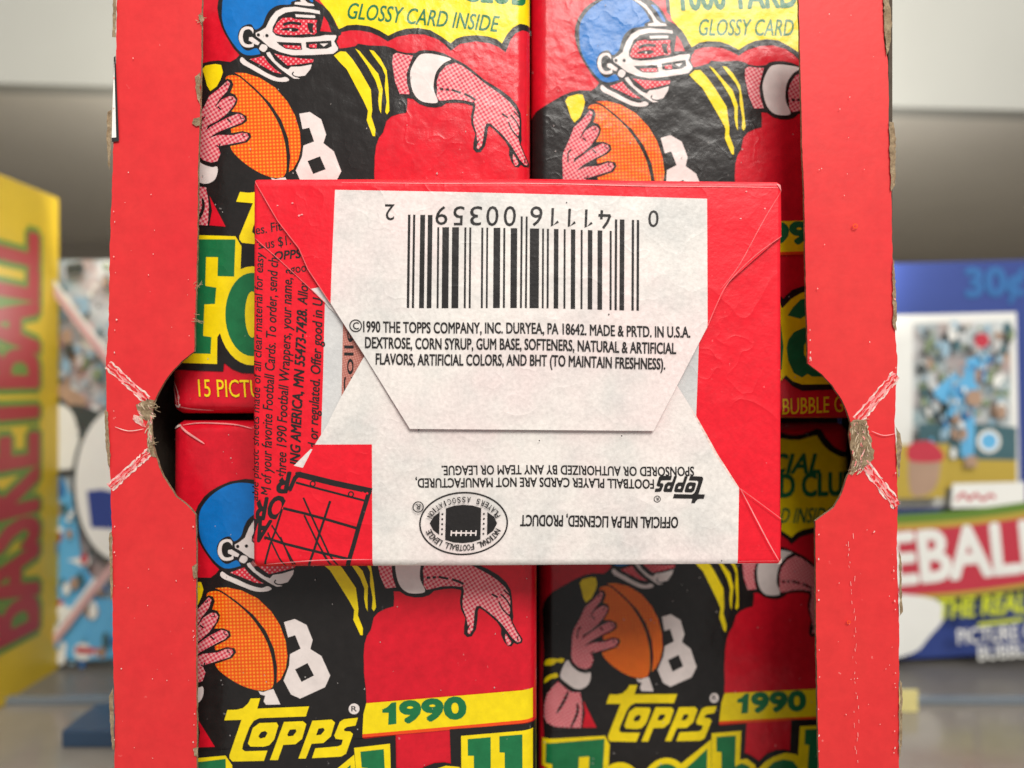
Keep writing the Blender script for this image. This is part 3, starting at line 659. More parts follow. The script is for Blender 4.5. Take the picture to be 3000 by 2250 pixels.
def arc_text(t, a0, a1, rx, ry, h, inward):
    n = len(t)
    for i, ch in enumerate(t):
        th = math.radians(a0 + (a1 - a0) * i / (n - 1))
        if ch == ' ': continue
        p = (EC[0] + rx * math.cos(th), EC[1] + ry * math.sin(th))
        tx, ty = -rx * math.sin(th), ry * math.cos(th); l = math.hypot(tx, ty); s = 1 if a1 > a0 else -1
        tx, ty = tx / l * s, ty / l * s; w = h * (0.30 if ch not in 'I' else 0.10)
        a.text(ch, (p[0] - tx * w, p[1] - ty * w), (p[0] + tx * w, p[1] + ty * w), h, INK, 0.02)
arc_text('NATIONAL FOOTBALL LEAGUE', 18, 162, 97, 62, 17, True)
arc_text('PLAYERS ASSOCIATION', -20, -160, 112, 79, 16, False)
a.ring((1222, 1485), 16.5, 13.5, INK); a.text('R', (1228, 1477), (1216, 1477), 15, INK, 0.03)
for q in ((1578, 1293), (2112, 1640), (1228, 1260), (1818, 1275)): a.disc(q, 2.2, INK, 8)
a.stroke([(2160, 1428), (2225, 1475), (2283, 1517)], 2.4, 'crease_soft'); a.stroke([(2162, 1430), (2205, 1510), (2250, 1590), (2284, 1645)], 2.8, 'crease', True)
a.stroke([(1090, 1640), (930, 1642), (780, 1652)], 2.5, 'crease', True); a.stroke([(2162, 1642), (2284, 1640)], 2.5, 'crease', True)
a.poly([[(2276, 1652), (2284, 1640), (2296, 1630), (2296, 1650)]], 'crease_pale'); a.poly([[(737, 1663), (728, 1652), (738, 1640), (752, 1655)]], 'crease')
sk = [(low, BW, -0.00034, 0.0004, False)]
fl = lbake('end_flap', a, 0.0, lift=(0.00030, -0.0000006, 1664))
# upper end flap with the barcode
up = [(742, 521), (1547, 524), (1870, 527), (2276, 531), (2289, 538), (2294, 558), (2295, 686), (2136, 827), (2071, 956), (2048, 998), (1911, 1259), (1880, 1257), (1203, 1257), (1068, 1041), (1010, 951), (972, 889), (909, 791), (882, 730), (817, 648), (744, 525)]
a = Art(); a.poly([up], BR)
lab = [(981.5, 559), (1300, 564), (1700, 574), (2071, 581), (2071, 956), (2048, 998), (1911, 1259), (1203, 1257), (1068, 1041), (1010, 951), (974, 892), (978, 800)]
a.poly([lab], BW)
def zb(x, y, o): return (o + x / K, 500 + y / K)
b1 = [(727, 755, 485), (782, 807, 485), (860, 913, 487), (942, 993, 488), (1048, 1070, 622), (1103, 1175, 622), (1208, 1282, 623), (1340, 1362, 626), (1393, 1415, 627), (1523, 1545, 631), (1577, 1597, 632), (1655, 1728, 634), (1760, 1782, 637), (1840, 1910, 640),
      (1943, 1965, 512), (1997, 2018, 514)]
b2 = [(203, 302, 643), (335, 355, 644), (386, 408, 645), (462, 511, 646), (567, 588, 647), (645, 692, 648), (750, 771, 650), (827, 876, 651), (932, 982, 652), (1062, 1084, 654), (1115, 1140, 528), (1168, 1218, 528), (1297, 1322, 530), (1351, 1377, 531)]
for bars, o in ((b1, 1000), (b2, 1500)):
    for x0, x1, t in bars:
        bt = 1492 + (x0 + (o - 1000) * K) * 0.0055
        a.poly([[zb(x0, t, o), zb(x1, t, o), zb(x1 - 6, bt, o), zb(x0 - 6, bt, o)]], INK)
for ch, x, y0, y1, o, w in (('2', 530, 375, 545, 1000, 105), ('9', 1090, 395, 595, 1000, 130), ('5', 1275, 398, 602, 1000, 118), ('3', 1460, 400, 604, 1000, 128), ('0', 1638, 400, 612, 1000, 132), ('0', 1826, 402, 616, 1000, 132),
                            ('6', 268, 405, 615, 1500, 132), ('0', 1530, 425, 604, 1500, 112)):
    a.text(ch, zb(x + w / 2, y0, o), zb(x - w / 2, y0, o), (y1 - y0) / K, INK, 0.0)
for l_ in ([(443, 420), (440, 614), (505, 564)], [(625, 424), (622, 618), (687, 568)], [(805, 428), (803, 620), (868, 570)], [(972, 432), (968, 530)], [(936, 488), (1066, 488)], [(1062, 486), (1035, 560), (990, 626)]): a.stroke([zb(x, y, 1500) for x, y in l_], 7.5, INK, smooth=False)
a.text('1990 THE TOPPS COMPANY, INC. DURYEA, PA 18642. MADE & PRTD. IN U.S.A.', (1068, 976), (2019, 987.5), 31, INK, 0.030)
a.ring((1046, 958), 18.5, 15.3, INK, 28); a.text('C', (1038, 968), (1055, 968.3), 20, INK, 0.02)
a.text('DEXTROSE, CORN SYRUP, GUM BASE, SOFTENERS, NATURAL & ARTIFICIAL', (1073, 1022.5), (1977, 1035), 31.5, INK, 0.030)
a.text('FLAVORS, ARTIFICIAL COLORS, AND BHT (TO MAINTAIN FRESHNESS).', (1104, 1070), (1945, 1080), 31.5, INK, 0.030)
a.stroke([(744, 526), (817, 648), (882, 730), (909, 791), (972, 889)], 2.4, 'crease_soft', smooth=False)
a.stroke([(2295, 688), (2215, 748), (2136, 827), (2100, 890), (2071, 954)], 2.4, 'crease_soft')
a.stroke([(2292, 552), (2240, 640), (2169, 775), (2110, 850)], 2.4, 'crease_soft', True)
a.stroke([(1000, 538), (1500, 541), (2000, 545), (2280, 548)], 2.2, 'crease', True)
for q, r in (((858, 596), 4.5), ((880, 633), 4), ((815, 602), 3), ((887, 631), 3), ((2185, 560), 3), ((2170, 640), 2.5), ((2240, 610), 3)):
    a.poly([[(q[0] + r * random.uniform(.5, 1.6) * math.cos(t), q[1] + r * random.uniform(.4, 1.1) * math.sin(t)) for t in (0, 1, 2, 3, 4, 5)]], 'crease')
a.poly([[(2274, 536), (2288, 539), (2293, 558), (2286, 552)]], 'crease')
a.disc((1784, 922), 2.3, INK, 8); a.disc((1660, 597), 2, INK, 8)
lbake('end_flap', a, 0.0, lift=(0.00045, 0.0000012, 520))

# ------------------------------------------------------------------ the open cardboard box
YS = 0.0062; kS = plane(YS)
BX0, BX1, BZ0, BZ1, BYB = -0.0700, 0.0678, -0.105, 0.092, 0.078
BOX = empty('display_box', (0, YS, BZ0))
tag(BOX, 'open red cardboard display box with torn thumb notches, holding the card packs', 'display box')
left_outer = [(343, -60), (341, 120), (337, 240), (334, 330), (330, 500), (322, 700), (318, 950), (311, 1050), (312, 1180), (318, 1300), (323, 1400), (329, 1600), (331, 1900), (336, 2100), (336, 2330)]
left_inner = [(577, 2330), (576, 2100), (574, 1800), (575, 1640), (573, 1508), (545, 1478), (515, 1454), (497, 1425), (478, 1396), (466, 1366), (455, 1335), (447, 1303), (443, 1262), (443, 1212), (451, 1178), (464, 1148), (483, 1115), (508, 1083), (533, 1058), (569, 1029),
              (570, 960), (575, 850), (578, 700), (580, 500), (587, 300), (590, 150), (592, -60)]
right_outer = [(2586, -60), (2588, 60), (2591, 130), (2600, 170), (2604, 260), (2603, 350), (2611, 560), (2615, 750), (2623, 980), (2630, 1060), (2625, 1137), (2621, 1248), (2627, 1343), (2630, 1477), (2627, 1620), (2634, 1803), (2634, 2330)]
right_inner = [(2400, 2330), (2396, 2100), (2391, 1850), (2390, 1700), (2389, 1526), (2415, 1507), (2443, 1487), (2467, 1445), (2484, 1393), (2491, 1384), (2499, 1343), (2489, 1275), (2493, 1240), (2486, 1216), (2467, 1172), (2438, 1129), (2408, 1096), (2366, 1064), (2366, 1000), (2362, 900), (2356, 550), (2350, 430), (2344, 160), (2338, -60)]
def jit(l, s=1.1): # worn, slightly uneven cut edge
    out = []
    for i in range(len(l) - 1):
        a_, b_ = l[i], l[i + 1]; n = max(1, int(math.hypot(b_[0] - a_[0], b_[1] - a_[1]) / 14))
        for j in range(n):
            t = j / n; out.append((a_[0] + (b_[0] - a_[0]) * t + random.uniform(-s, s), a_[1] + (b_[1] - a_[1]) * t + random.uniform(-s, s)))
    out.append(l[-1]); return out
def flat(l, fn=None): return l
def strip_part(outer, inner_, extra):
    o_, i_ = jit(outer), jit(inner_, 0.8)
    loop = o_ + i_
    a = Art(); a.poly([loop], 'card_red'); extra(a)
    pr = [(loop, 'card_brown', 0.00002, 0.00075, False)]
    b = Art()
    o = bake('front_strip', a, YS, None, (), (), (), pr, parent=BOX, origin=tuple(BOX.location))
    return o
def scuffs(a, base, n, w, seed):
    rnd = random.Random(seed)
    (x0, y0), (x1, y1) = base; L_ = math.hypot(x1 - x0, y1 - y0); ux, uy = (x1 - x0) / L_, (y1 - y0) / L_
    for _ in range(n):
        t = rnd.random(); l = rnd.uniform(6, 46) / 2; o = rnd.uniform(-w, w); cx, cy = x0 + ux * L_ * t - uy * o, y0 + uy * L_ * t + ux * o
        q = [(cx - ux * l, cy - uy * l), (cx - uy * rnd.uniform(-2, 2), cy + ux * rnd.uniform(-2, 2)), (cx + ux * l, cy + uy * l)]
        a.stroke(q, rnd.uniform(1.5, 4.5), 'crease_pale', True)
def specks(a, box, n, seed, r=(0.6, 1.7)):
    rnd = random.Random(seed)
    for _ in range(n):
        cx, cy = rnd.uniform(box[0], box[2]), rnd.uniform(box[1], box[3]); q = rnd.uniform(*r)
        a.poly([[(cx + q * rnd.uniform(.5, 1.5) * math.cos(t * 1.05), cy + q * rnd.uniform(.5, 2.2) * math.sin(t * 1.05)) for t in range(6)]], 'fleck' if rnd.random() < .7 else 'crease_pale')
def torn(a, l, m='card_brown', s=3.0):
    q = []
    for i in range(len(l)):
        a_, b_ = l[i], l[(i + 1) % len(l)]; n = max(1, int(math.hypot(b_[0] - a_[0], b_[1] - a_[1]) / 9))
        for j in range(n): q.append((a_[0] + (b_[0] - a_[0]) * j / n + random.uniform(-s, s), a_[1] + (b_[1] - a_[1]) * j / n + random.uniform(-s, s)))
    a.poly([q], m)
def fibres(a, c, n, L_, seed, ang=(0, 360)):
    rnd = random.Random(seed)
    for _ in range(n):
        t = math.radians(rnd.uniform(*ang)); l = rnd.uniform(.4, 1) * L_; b = rnd.uniform(-.7, .7)
        p0 = (c[0] + rnd.uniform(-8, 8), c[1] + rnd.uniform(-12, 12))
        p1 = (p0[0] + l * .5 * math.cos(t), p0[1] + l * .5 * math.sin(t)); p2 = (p1[0] + l * .5 * math.cos(t + b), p1[1] + l * .5 * math.sin(t + b))
        a.stroke([p0, p1, p2], 1.6, 'card_brown')
def band(a, p, q, w):
    dx, dy = q[0] - p[0], q[1] - p[1]; l = math.hypot(dx, dy); ux, uy = dx / l, dy / l; nx, ny = -uy, ux
    def at(t, o): return (p[0] + dx * t + nx * o, p[1] + dy * t + ny * o)
    torn(a, [at(0, w * .5), at(1, w * .4), at(1, -w * .4), at(0, -w * .5)], 'crease', 2.2)
    rnd = random.Random(int(p[0] + p[1]))
    for off, ww, mt in ((w * .20, 7, 'card_red'), (-w * .20, 7, 'card_red'), (w * .46, 4.5, 'crease_pale'), (-w * .44, 4, 'crease_pale'), (0, 2.2, 'card_scuff'), (w * .33, 2.4, 'card_scuff'), (-w * .1, 3, 'crease_soft')):
        t = 0.0
        while t < 1:
            t1 = min(1, t + rnd.uniform(.12, .4)); n = 5
            a.stroke([at(t + (t1 - t) * i / n, off + rnd.uniform(-2.6, 2.6)) for i in range(n + 1)], ww * rnd.uniform(.7, 1.5), mt, True)
            t = t1 + rnd.uniform(-.04, .14)
mat('card_pulp', (0.56, 0.44, 0.30), rough=0.9, mottle=0.3, mscale=1800, bump=0.4)
mat('card_dark_brown', (0.19, 0.125, 0.07), rough=0.9, mottle=0.3, mscale=1800, bump=0.4)  # darker brown layer of the torn board
def shreds(a, box, n, seed, ang=90):
    rnd = random.Random(seed)
    for _ in range(n):
        x, y = rnd.uniform(box[0], box[2]), rnd.uniform(box[1], box[3]); t = math.radians(ang + rnd.uniform(-28, 28)); l = rnd.uniform(7, 24)
        q = [(x, y), (x + l * .5 * math.cos(t) + rnd.uniform(-3, 3), y + l * .5 * math.sin(t)), (x + l * math.cos(t), y + l * math.sin(t) + rnd.uniform(-3, 3))]
        a.stroke(q, rnd.uniform(1.4, 4.2), rnd.choice(['card_pulp', 'card_dark_brown', 'card_pulp', 'card_brown', 'card_scuff']), True)
def left_extra(a):
    band(a, (316, 1068), (432, 1172), 26); band(a, (322, 1428), (440, 1322), 24)
    torn(a, [(398, 1188), (425, 1172), (452, 1170), (446, 1225), (432, 1232), (415, 1222)]); torn(a, [(430, 1215), (447, 1215), (444, 1260), (450, 1305), (458, 1338), (440, 1336), (432, 1300), (436, 1250)])
    torn(a, [(395, 1215), (412, 1220), (430, 1255), (405, 1245), (388, 1226)], 'card_scuff')
    shreds(a, (402, 1176, 446, 1222), 34, 41, 40); shreds(a, (434, 1215, 447, 1318), 30, 42)
    fibres(a, (450, 1195), 12, 20, 1, (-70, 70)); fibres(a, (448, 1300), 8, 16, 43, (-70, 70)); fibres(a, (586, 60), 8, 22, 2); fibres(a, (573, 840), 6, 34, 3, (-60, 60)); fibres(a, (570, 930), 6, 30, 33, (-60, 60))
    torn(a, [(586, 42), (596, 45), (599, 62), (591, 68), (586, 58)], 'card_brown', 2); torn(a, [(568, 350), (586, 346), (589, 370), (576, 372), (566, 364)], 'card_brown', 2); torn(a, [(574, 225), (589, 212), (588, 312), (580, 290), (576, 260)], 'card_brown', 2)
    torn(a, [(566, 1660), (580, 1650), (580, 1690), (570, 1695)], 'card_brown', 2); torn(a, [(568, 2190), (582, 2185), (583, 2215), (570, 2212)], 'card_brown', 2)
    a.poly([[(333, 300), (336, 170), (341, 165), (351, 415), (330, 418)]], 'card_black'); a.poly([[(330, 405), (333, 290), (337, 180), (343, 404)]], 'card_white')
    for l in ([(333, -10), (345, -10), (341, 112), (332, 112)], [(317, 330), (329, 322), (330, 400), (324, 500), (319, 480), (315, 400)], [(309, 1200), (318, 1208), (326, 1330), (322, 1378), (312, 1300)], [(322, 1560), (331, 1555), (333, 1740), (327, 1760)], [(322, 2040), (334, 2010), (338, 2190), (332, 2195), (324, 2100)]):
        torn(a, l, 'card_brown', 1.5)
    specks(a, (350, 0, 560, 1020), 16, 11); specks(a, (350, 1480, 560, 2250), 16, 12); specks(a, (336, 0, 346, 2250), 16, 13, (1, 2.6)); specks(a, (567, 1510, 573, 2250), 10, 16, (1, 2.4))
    a.stroke([(340, 1250), (380, 1262), (425, 1256)], 2.2, 'crease_pale', True)
def right_extra(a):
    band(a, (2510, 1232), (2626, 1098), 30); band(a, (2528, 1352), (2628, 1482), 30)
    torn(a, [(2490, 1240), (2512, 1226), (2540, 1232), (2546, 1270), (2560, 1320), (2558, 1345), (2520, 1378), (2494, 1392), (2486, 1390), (2500, 1345), (2490, 1290)], 'card_brown', 4)
    shreds(a, (2496, 1236, 2544, 1350), 80, 44); shreds(a, (2494, 1345, 2530, 1380), 20, 45, 130)
    fibres(a, (2520, 1240), 14, 24, 4); fibres(a, (2520, 1360), 12, 22, 5)
    for l in ([(2586, -10), (2601, -10), (2610, 70), (2606, 130), (2596, 165), (2589, 90)], [(2602, 360), (2614, 360), (2622, 400), (2620, 545), (2608, 560), (2604, 450)], [(2612, 780), (2617, 760), (2625, 900), (2622, 972), (2614, 960)], [(2622, 1250), (2636, 1270), (2639, 1310), (2630, 1410), (2625, 1340)],
              [(2630, 1610), (2638, 1640), (2641, 1790), (2634, 1805)], [(2634, 1990), (2641, 2000), (2639, 2180), (2632, 2220)]):
        torn(a, l, 'card_brown', 1.8)
    rnd = random.Random(5)
    for i in range(34):
        y = 1560 + i * 20 + rnd.uniform(-6, 6); x = 2492 + (y - 1560) * 0.022 + rnd.uniform(-10, 10)
        a.stroke([(x, y), (x + rnd.uniform(-2, 2), y + rnd.uniform(4, 16))], rnd.uniform(1.5, 3.5), 'crease_pale', True)
    a.stroke([(2550, 1262), (2585, 1275), (2620, 1270)], 2.5, 'crease', True)
    specks(a, (2380, 0, 2580, 1040), 16, 21); specks(a, (2410, 1520, 2620, 2250), 18, 22); specks(a, (2369, 960, 2374, 1060), 7, 23, (1, 3)); specks(a, (2614, 760, 2622, 2250), 16, 24, (1, 2.6)); specks(a, (2394, 1530, 2399, 2250), 10, 25, (1, 2.4))
    a.ring((2502, 664), 7.5, 4.5, 'wax_orange_line', 14); a.ring((2483, 1820), 5.5, 3, 'wax_orange_line', 12)
strip_part(left_outer, left_inner, left_extra)
strip_part(right_outer, right_inner, right_extra)
def slab(name, x0, x1, y0, y1, z0, z1, m, parent=None, bev=0.0, rot=None, org=None):
    bm = bmesh.new(); bmesh.ops.create_cube(bm, size=1)
    ox, oy, oz = parent.location if parent else (org or ((x0 + x1) / 2, (y0 + y1) / 2, z0))
    for v in bm.verts:
        v.co = Vector((x0 + (v.co.x + .5) * (x1 - x0) - ox, y0 + (v.co.y + .5) * (y1 - y0) - oy, z0 + (v.co.z + .5) * (z1 - z0) - oz))
    if bev: bmesh.ops.bevel(bm, geom=list(bm.edges), offset=bev, segments=2, affect='EDGES', profile=0.5)
    me = bpy.data.meshes.new(name); bm.to_mesh(me); bm.free(); me.materials.append(MATS[m])
    o = bpy.data.objects.new(name, me); COL.objects.link(o)
    if parent: o.parent = parent
    else: o.location = (ox, oy, oz)
    return o
yb = YS + 0.0009
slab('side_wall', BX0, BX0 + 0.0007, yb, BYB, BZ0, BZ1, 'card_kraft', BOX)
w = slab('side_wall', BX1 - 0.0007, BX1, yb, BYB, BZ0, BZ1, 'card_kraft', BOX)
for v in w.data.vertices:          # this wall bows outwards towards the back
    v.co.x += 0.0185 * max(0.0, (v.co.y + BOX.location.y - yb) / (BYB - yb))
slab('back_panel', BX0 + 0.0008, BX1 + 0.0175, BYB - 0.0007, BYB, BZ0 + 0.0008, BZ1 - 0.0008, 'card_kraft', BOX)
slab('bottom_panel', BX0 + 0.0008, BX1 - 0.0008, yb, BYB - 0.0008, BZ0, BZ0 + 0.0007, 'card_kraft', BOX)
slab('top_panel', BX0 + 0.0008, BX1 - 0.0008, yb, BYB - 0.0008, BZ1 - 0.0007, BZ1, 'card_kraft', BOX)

# ------------------------------------------------------------------ the shop shelf behind
mat('shelf_grey', (0.25, 0.225, 0.19), rough=0.16, mottle=0.15, mscale=30, bump=0.0)
mat('shelf_under', (0.74, 0.70, 0.62), rough=0.45, mottle=0.05, mscale=15, bump=0.0)
mat('wall_grey', (0.26, 0.23, 0.19), rough=0.7, mottle=0.08, mscale=15, bump=0.0)
mat('fascia', (0.38, 0.38, 0.345), rough=0.5, mottle=0.04, mscale=10, bump=0.0)
mat('bg_yellow', (0.62, 0.42, 0.02), rough=0.4, mottle=0.06, mscale=40, bump=0.0)
mat('bg_red', (0.36, 0.03, 0.035), rough=0.4, mottle=0.05, bump=0.0)
mat('bg_green', (0.12, 0.22, 0.03), rough=0.4, mottle=0.05, bump=0.0)
mat('bg_blue', (0.032, 0.060, 0.25), rough=0.4, mottle=0.06, mscale=40, bump=0.0)
mat('bg_skyp', (0.30, 0.45, 0.55), rough=0.4, mottle=0.1, bump=0.0)
mat('bg_fern', (0.22, 0.28, 0.16), rough=0.4, mottle=0.1, bump=0.0)
mat('bg_metal', (0.17, 0.20, 0.23), rough=0.25, mottle=0.05, bump=0.0)
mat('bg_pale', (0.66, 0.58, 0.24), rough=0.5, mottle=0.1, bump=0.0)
mat('bg_navy', (0.03, 0.06, 0.11), rough=0.3, mottle=0.05, bump=0.0)
mat('bg_cyan', (0.03, 0.14, 0.37), rough=0.4, mottle=0.05, bump=0.0)
mat('bg_sky', (0.12, 0.42, 0.70), rough=0.4, mottle=0.1, mscale=60, bump=0.0)
mat('bg_white', (0.80, 0.80, 0.76), rough=0.4, mottle=0.05, mscale=50, bump=0.0)
mat('bg_pink', (0.62, 0.38, 0.37), rough=0.4, mottle=0.1, mscale=50, bump=0.0)
mat('shelf_mat', (0.15, 0.14, 0.125), rough=0.35, mottle=0.15, mscale=40, bump=0.0)
mat('bg_dark', (0.05, 0.06, 0.06), rough=0.4, mottle=0.1, bump=0.0)
mat('bg_tan', (0.40, 0.26, 0.18), rough=0.5, mottle=0.15, mscale=60, bump=0.0)
mat('bg_lime', (0.62, 0.68, 0.02), rough=0.4, mottle=0.05, bump=0.0)
mat('bg_banner', (0.50, 0.035, 0.06), rough=0.4, mottle=0.06, bump=0.0)
mat('bg_gold', (0.46, 0.33, 0.05), rough=0.4, mottle=0.05, bump=0.0)
mat('bg_crowd', (0.30, 0.40, 0.42), rough=0.4, mottle=0.35, mscale=60, bump=0.0, blotch=((0.50, 0.30, 0.26), 75, (0.62, 0.66, 0.66), 55))
mat('bg_teal', (0.05, 0.12, 0.14), rough=0.4, mottle=0.2, mscale=60, bump=0.0)
ZS = BZ0
o = slab('shelf', -0.9, 0.9, -0.02, 0.72, ZS - 0.012, ZS, 'shelf_grey'); tag(o, kind='structure')
o = slab('back_wall', -1.2, 1.2, 0.72, 0.76, -0.5, 0.9, 'wall_grey'); tag(o, kind='structure')
o = slab('upper_shelf', -0.9, 0.9, 0.2614, 0.715, 0.1321, 0.150, 'shelf_under'); tag(o, kind='structure'); o.rotation_euler = (0, math.radians(1.5), 0)
o = slab('shelf_fascia', -0.9, 0.9, 0.247, 0.2612, 0.1320, 0.34, 'fascia'); tag(o, kind='structure'); o.rotation_euler = (0, math.radians(1.5), 0)
o = slab('shelf_strip', -0.9, 0.9, 0.134, 0.137, ZS + 0.0002, ZS + 0.0022, 'bg_metal'); tag(o, kind='structure')
o = slab('shelf_mat', -0.9, 0.9, 0.1375, 0.240, ZS + 0.0002, ZS + 0.0012, 'shelf_mat'); tag(o, kind='structure')
t = slab('shelf_reflection', 0.1225, 0.1300, 0.1280, 0.1290, ZS, ZS + 0.0070, 'bg_pale', None, 0.0002); tag(t, 'small blurred pale yellow slab standing in for a shelf reflection under the blue carton', 'reflection slab')  # solid slab in place of the carton's reflection in the glossy shelf
t = slab('flat_tray', -0.130, -0.086, 0.101, 0.122, ZS, ZS + 0.0052, 'bg_navy', None, 0.0006); tag(t, 'blurred flat dark blue tray lying on the grey shelf below the yellow carton', 'tray')
def bgbox(name, Y, poly, label, cat, art, depth=0.05, body='bg_blue', tilt=0.0):
    """box with its printed face at depth Y; poly = face corners in px; art drawn on the face"""
    k = plane(Y); cx = sum(p[0] for p in poly) / len(poly); by = max(p[1] for p in poly)
    org = ((cx - 1500) * k, Y + depth / 2, -(by - 1125) * k)
    e = empty(name, org); tag(e, label, cat)
    b = Art(); b.poly([poly], body)
    bake('carton', b, Y, prism=[(poly, body, 0.0001, depth, True)], parent=e, origin=org)
    bake('printed_face', art, Y, base=0.0002, dz=3e-5, parent=e, origin=org)
    return e
YBK = 0.172
# carton with ball-player photographs
a = Art()
pc = [(118, 762), (700, 762), (700, 1948), (118, 1950)]
a.poly([pc], 'bg_crowd')
a.poly([[(118, 1160), (300, 1130), (700, 1200), (700, 1500), (118, 1560)]], 'bg_crowd')
rnd = random.Random(3)
for i in range(170):
    x, y = rnd.uniform(130, 420), rnd.uniform(775, 1330); r = rnd.uniform(6, 19)
    a.disc((x, y), r, rnd.choice(['bg_tan', 'bg_skyp', 'bg_pink', 'bg_dark', 'bg_skyp', 'bg_teal', 'bg_white', 'bg_fern', 'bg_crowd']), 7, r * rnd.uniform(.7, 2.2))
a.poly([[(180, 1140), (215, 1130), (275, 1170), (240, 1195)]], 'bg_tan', True)
a.poly([[(225, 1190), (270, 1190), (330, 1220), (330, 1260), (230, 1245)]], 'bg_dark', True)
a.poly([[(120, 1200), (215, 1190), (250, 1260), (245, 1360), (150, 1370), (118, 1350)]], 'bg_white', True)
a.poly([[(122, 1400), (150, 1380), (210, 1400), (245, 1520), (265, 1640), (300, 1700), (290, 1780), (200, 1800), (170, 1900), (125, 1900)]], 'bg_sky', True)
a.poly([[(125, 1440), (145, 1390), (180, 1380), (205, 1400), (210, 1450), (150, 1460)]], 'bg_cyan', True); a.disc((180, 1485), 28, 'bg_tan', 12)
a.poly([[(160, 1550), (190, 1540), (205, 1570), (170, 1600)]], 'bg_red', True); a.stroke([(165, 1660), (265, 1635)], 26, 'bg_white', smooth=False)
a.poly([[(118, 1620), (150, 1620), (165, 1760), (160, 1850), (118, 1830)]], 'bg_white', True)
a.poly([[(170, 1640), (260, 1650), (285, 1740), (240, 1770), (190, 1900), (130, 1890), (165, 1760)]], 'bg_sky', True)
a.poly([[(190, 1780), (330, 1740), (420, 1800), (400, 1900), (200, 1910)]], 'bg_sky', True); a.disc((265, 1895), 26, 'bg_white', 12); a.stroke([(245, 1890), (310, 1895)], 18, 'bg_banner', smooth=False); a.disc((290, 1780), 22, 'bg_tan'); a.disc((215, 1790), 26, 'bg_white')
for i in range(90):
    x, y = rnd.uniform(125, 420), rnd.uniform(1390, 1935); r = rnd.uniform(4, 15)
    a.disc((x, y), r, rnd.choice(['bg_sky', 'bg_white', 'bg_cyan', 'bg_skyp', 'bg_banner', 'bg_white', 'bg_tan', 'bg_teal']), 7, r * rnd.uniform(.6, 2.6))
a.disc((385, 1410), 140, 'bg_white', 36, 232); a.ring((385, 1410), 140, 130, 'bg_dark', 36, 232, 220)
a.poly([[(288, 1430), (330, 1425), (400, 1440), (400, 1540), (300, 1535)]], 'bg_blue', False)
a.stroke([(118, 762), (270, 960), (420, 1150)], 20, 'bg_pink', smooth=False); a.stroke([(140, 762), (290, 960), (440, 1150)], 10, 'bg_white', smooth=False)
a.stroke([(125, 1945), (325, 1690), (450, 1530)], 20, 'bg_pink', smooth=False); a.stroke([(112, 1935), (312, 1680)], 10, 'bg_white', smooth=False)
a.mapf(lambda p: (max(118.5, p[0]), min(1949, p[1])))
bgbox('card_carton', YBK, pc, 'blurred carton covered in ball player photographs, right of the yellow carton', 'carton', a, 0.05, 'bg_white')
# blue carton on the right
a = Art(); R = math.radians(-1.6)
pb = [(2285, 781), (3225, 755), (3225, 1899), (2285, 1951)]
a.text('30¢', (2832, 868), (2998, 862), 78, 'bg_cyan', 0.07)
a.poly([[(2560, 925), (2975, 915), (2985, 1478), (2560, 1490)]], 'bg_white')
a.poly([[(2672, 948), (2960, 940), (2958, 1422), (2672, 1430)]], 'bg_crowd')
for i in range(150):
    x, y = rnd.uniform(2685, 2948), rnd.uniform(955, 1235); r = rnd.uniform(5, 15)
    a.disc((x, y), r, rnd.choice(['bg_tan', 'bg_skyp', 'bg_dark', 'bg_teal', 'bg_fern', 'bg_white', 'bg_crowd', 'bg_fern']), 7, r * rnd.uniform(.7, 1.9))
a.poly([[(2672, 1240), (2800, 1235), (2955, 1250), (2955, 1350), (2672, 1330)]], 'bg_teal'); a.poly([[(2700, 1340), (2955, 1345), (2955, 1425), (2700, 1425)]], 'bg_gold')
a.disc((2875, 1290), 34, 'bg_white', 16); a.disc((2875, 1290), 24, 'bg_sky', 14)
a.poly([[(2730, 1130), (2790, 1085), (2850, 1035), (2880, 1060), (2850, 1120), (2835, 1180), (2830, 1330), (2795, 1330), (2790, 1220), (2720, 1160)]], 'bg_sky', True)
for i in range(70):
    t = rnd.random(); x = 2740 + 110 * (1 - t) + rnd.uniform(-40, 40); y = 1050 + t * 260 + rnd.uniform(-20, 20); r = rnd.uniform(3, 11)
    a.disc((x, y), r, rnd.choice(['bg_skyp', 'bg_white', 'bg_cyan', 'bg_sky', 'bg_skyp', 'bg_tan']), 7, r * rnd.uniform(.8, 2.6))
a.disc((2845, 1000), 22, 'bg_banner', 12); a.poly([[(2800, 1330), (2830, 1330), (2832, 1362), (2796, 1362)]], 'bg_tan'); a.disc((2822, 1165), 24, 'bg_tan')
a.poly([[(2560, 1300), (2752, 1295), (2738, 1450), (2560, 1455)]], 'bg_gold'); a.poly([[(2640, 1310), (2700, 1290), (2725, 1320), (2720, 1400), (2690, 1440), (2640, 1435)]], 'bg_tan', True); a.poly([[(2636, 1300), (2690, 1288), (2728, 1315), (2728, 1345), (2640, 1345)]], 'bg_banner', True)
a.poly([[(2760, 1410), (2968, 1405), (2968, 1475), (2756, 1480)]], 'bg_white'); a.stroke([(2772, 1458), (2790, 1438), (2808, 1456), (2826, 1440), (2846, 1456), (2868, 1442), (2882, 1452)], 9, 'bg_banner')
def wav(x, y0): return y0 - (x - 2630) * 0.10 + 6 * math.sin((x - 2600) / 120)
xs = [2290 + i * 30 for i in range(32)]
def bandp(t, b, m): a.poly([[(x, wav(x, t)) for x in xs] + [(x, wav(x, b)) for x in reversed(xs)]], m)
bandp(1495, 1530, 'bg_green'); bandp(1522, 1742, 'bg_gold'); bandp(1540, 1728, 'bg_banner')
a.text('BASEBALL', (2305, 1726), (3035, 1653), 140, 'bg_white', 0.05)
a.mapf(lambda p: (max(2286, min(3224, p[0])), p[1]))
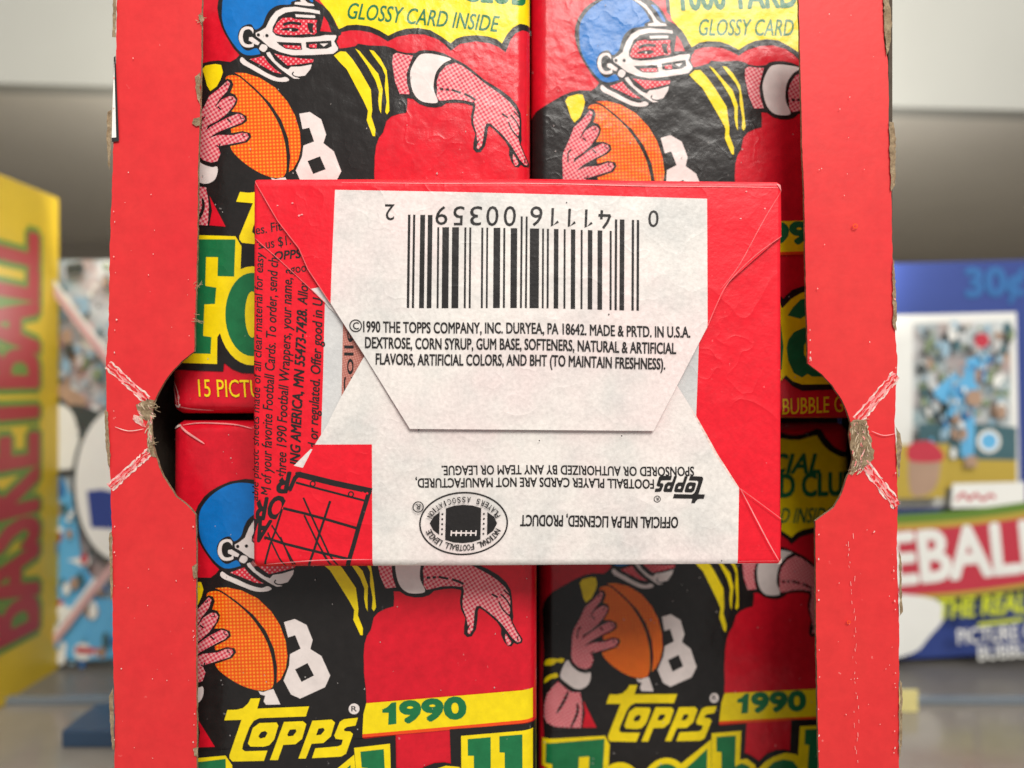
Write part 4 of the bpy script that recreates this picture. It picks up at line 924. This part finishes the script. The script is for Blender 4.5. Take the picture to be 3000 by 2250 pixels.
a.poly([[(2521, 1740), (2690, 1735), (2740, 1780), (2690, 1850), (2640, 1895), (2521, 1905)]], 'bg_white', True)
a.text('THE REAL ONE!', (2716, 1796), (3118, 1762), 54, 'bg_lime', 0.04, 0.15); a.stroke([(2830, 1812), (2960, 1796)], 10, 'bg_lime', smooth=False)
a.text('PICTURE CARDS', (2773, 1868), (3104, 1842), 42, 'bg_white', 0.025); a.text('BUBBLE GUM', (2832, 1914), (3104, 1890), 40, 'bg_white', 0.025)
a.mapf(lambda p: (max(2286, min(3224, p[0])), p[1]))
bgbox('card_carton', YBK, pb, 'blurred blue carton with white bordered card picture and red lettered banner', 'carton', a, 0.05, 'bg_blue')
# yellow carton seen by its receding right side
d0, d1 = 0.245, 0.312          # distances of the near and far end of the visible side from the camera
XF = -0.1655; zt, zb_ = 0.0680, ZS
e = empty('card_carton', (XF - 0.05, (d0 + d1) / 2 - DCAM, ZS)); tag(e, 'blurred yellow carton with big red letters running up its side', 'carton')
slab('carton', XF - 0.10, XF, d0 - DCAM, d1 - DCAM, zb_, zt, 'bg_yellow', e, 0.0006)
def side_art():
    b = Art()
    # drawn as (distance along side, height) in tenths of a millimetre, then stood up on the side
    for bold, m in ((0.09, 'bg_green'), (0.03, 'bg_red')): b.text('BASKETBALL', (2975, 844), (2975, -513), 380, m, bold)
    return b
sb = side_art(); bm = bmesh.new(); mats = []
for r, (v, f, m) in enumerate(sb.items):
    if m not in mats: mats.append(m)
    bv = [bm.verts.new((0, 0, 0)) for _ in v]
    for q, (x, y) in zip(bv, v): q.co = Vector((XF + 0.0001 + r * 0.00001, x * 1e-4 - DCAM, -y * 1e-4)) - e.location
    for t in f:
        try: fc = bm.faces.new([bv[i] for i in t]); fc.material_index = mats.index(m)
        except ValueError: pass
for fc in bm.faces:
    fc.normal_update()
    if fc.normal.x < 0: fc.normal_flip()
me = bpy.data.meshes.new('side_lettering'); bm.to_mesh(me); bm.free()
for m in mats: me.materials.append(MATS[m])
o = bpy.data.objects.new('side_lettering', me); COL.objects.link(o); o.parent = e
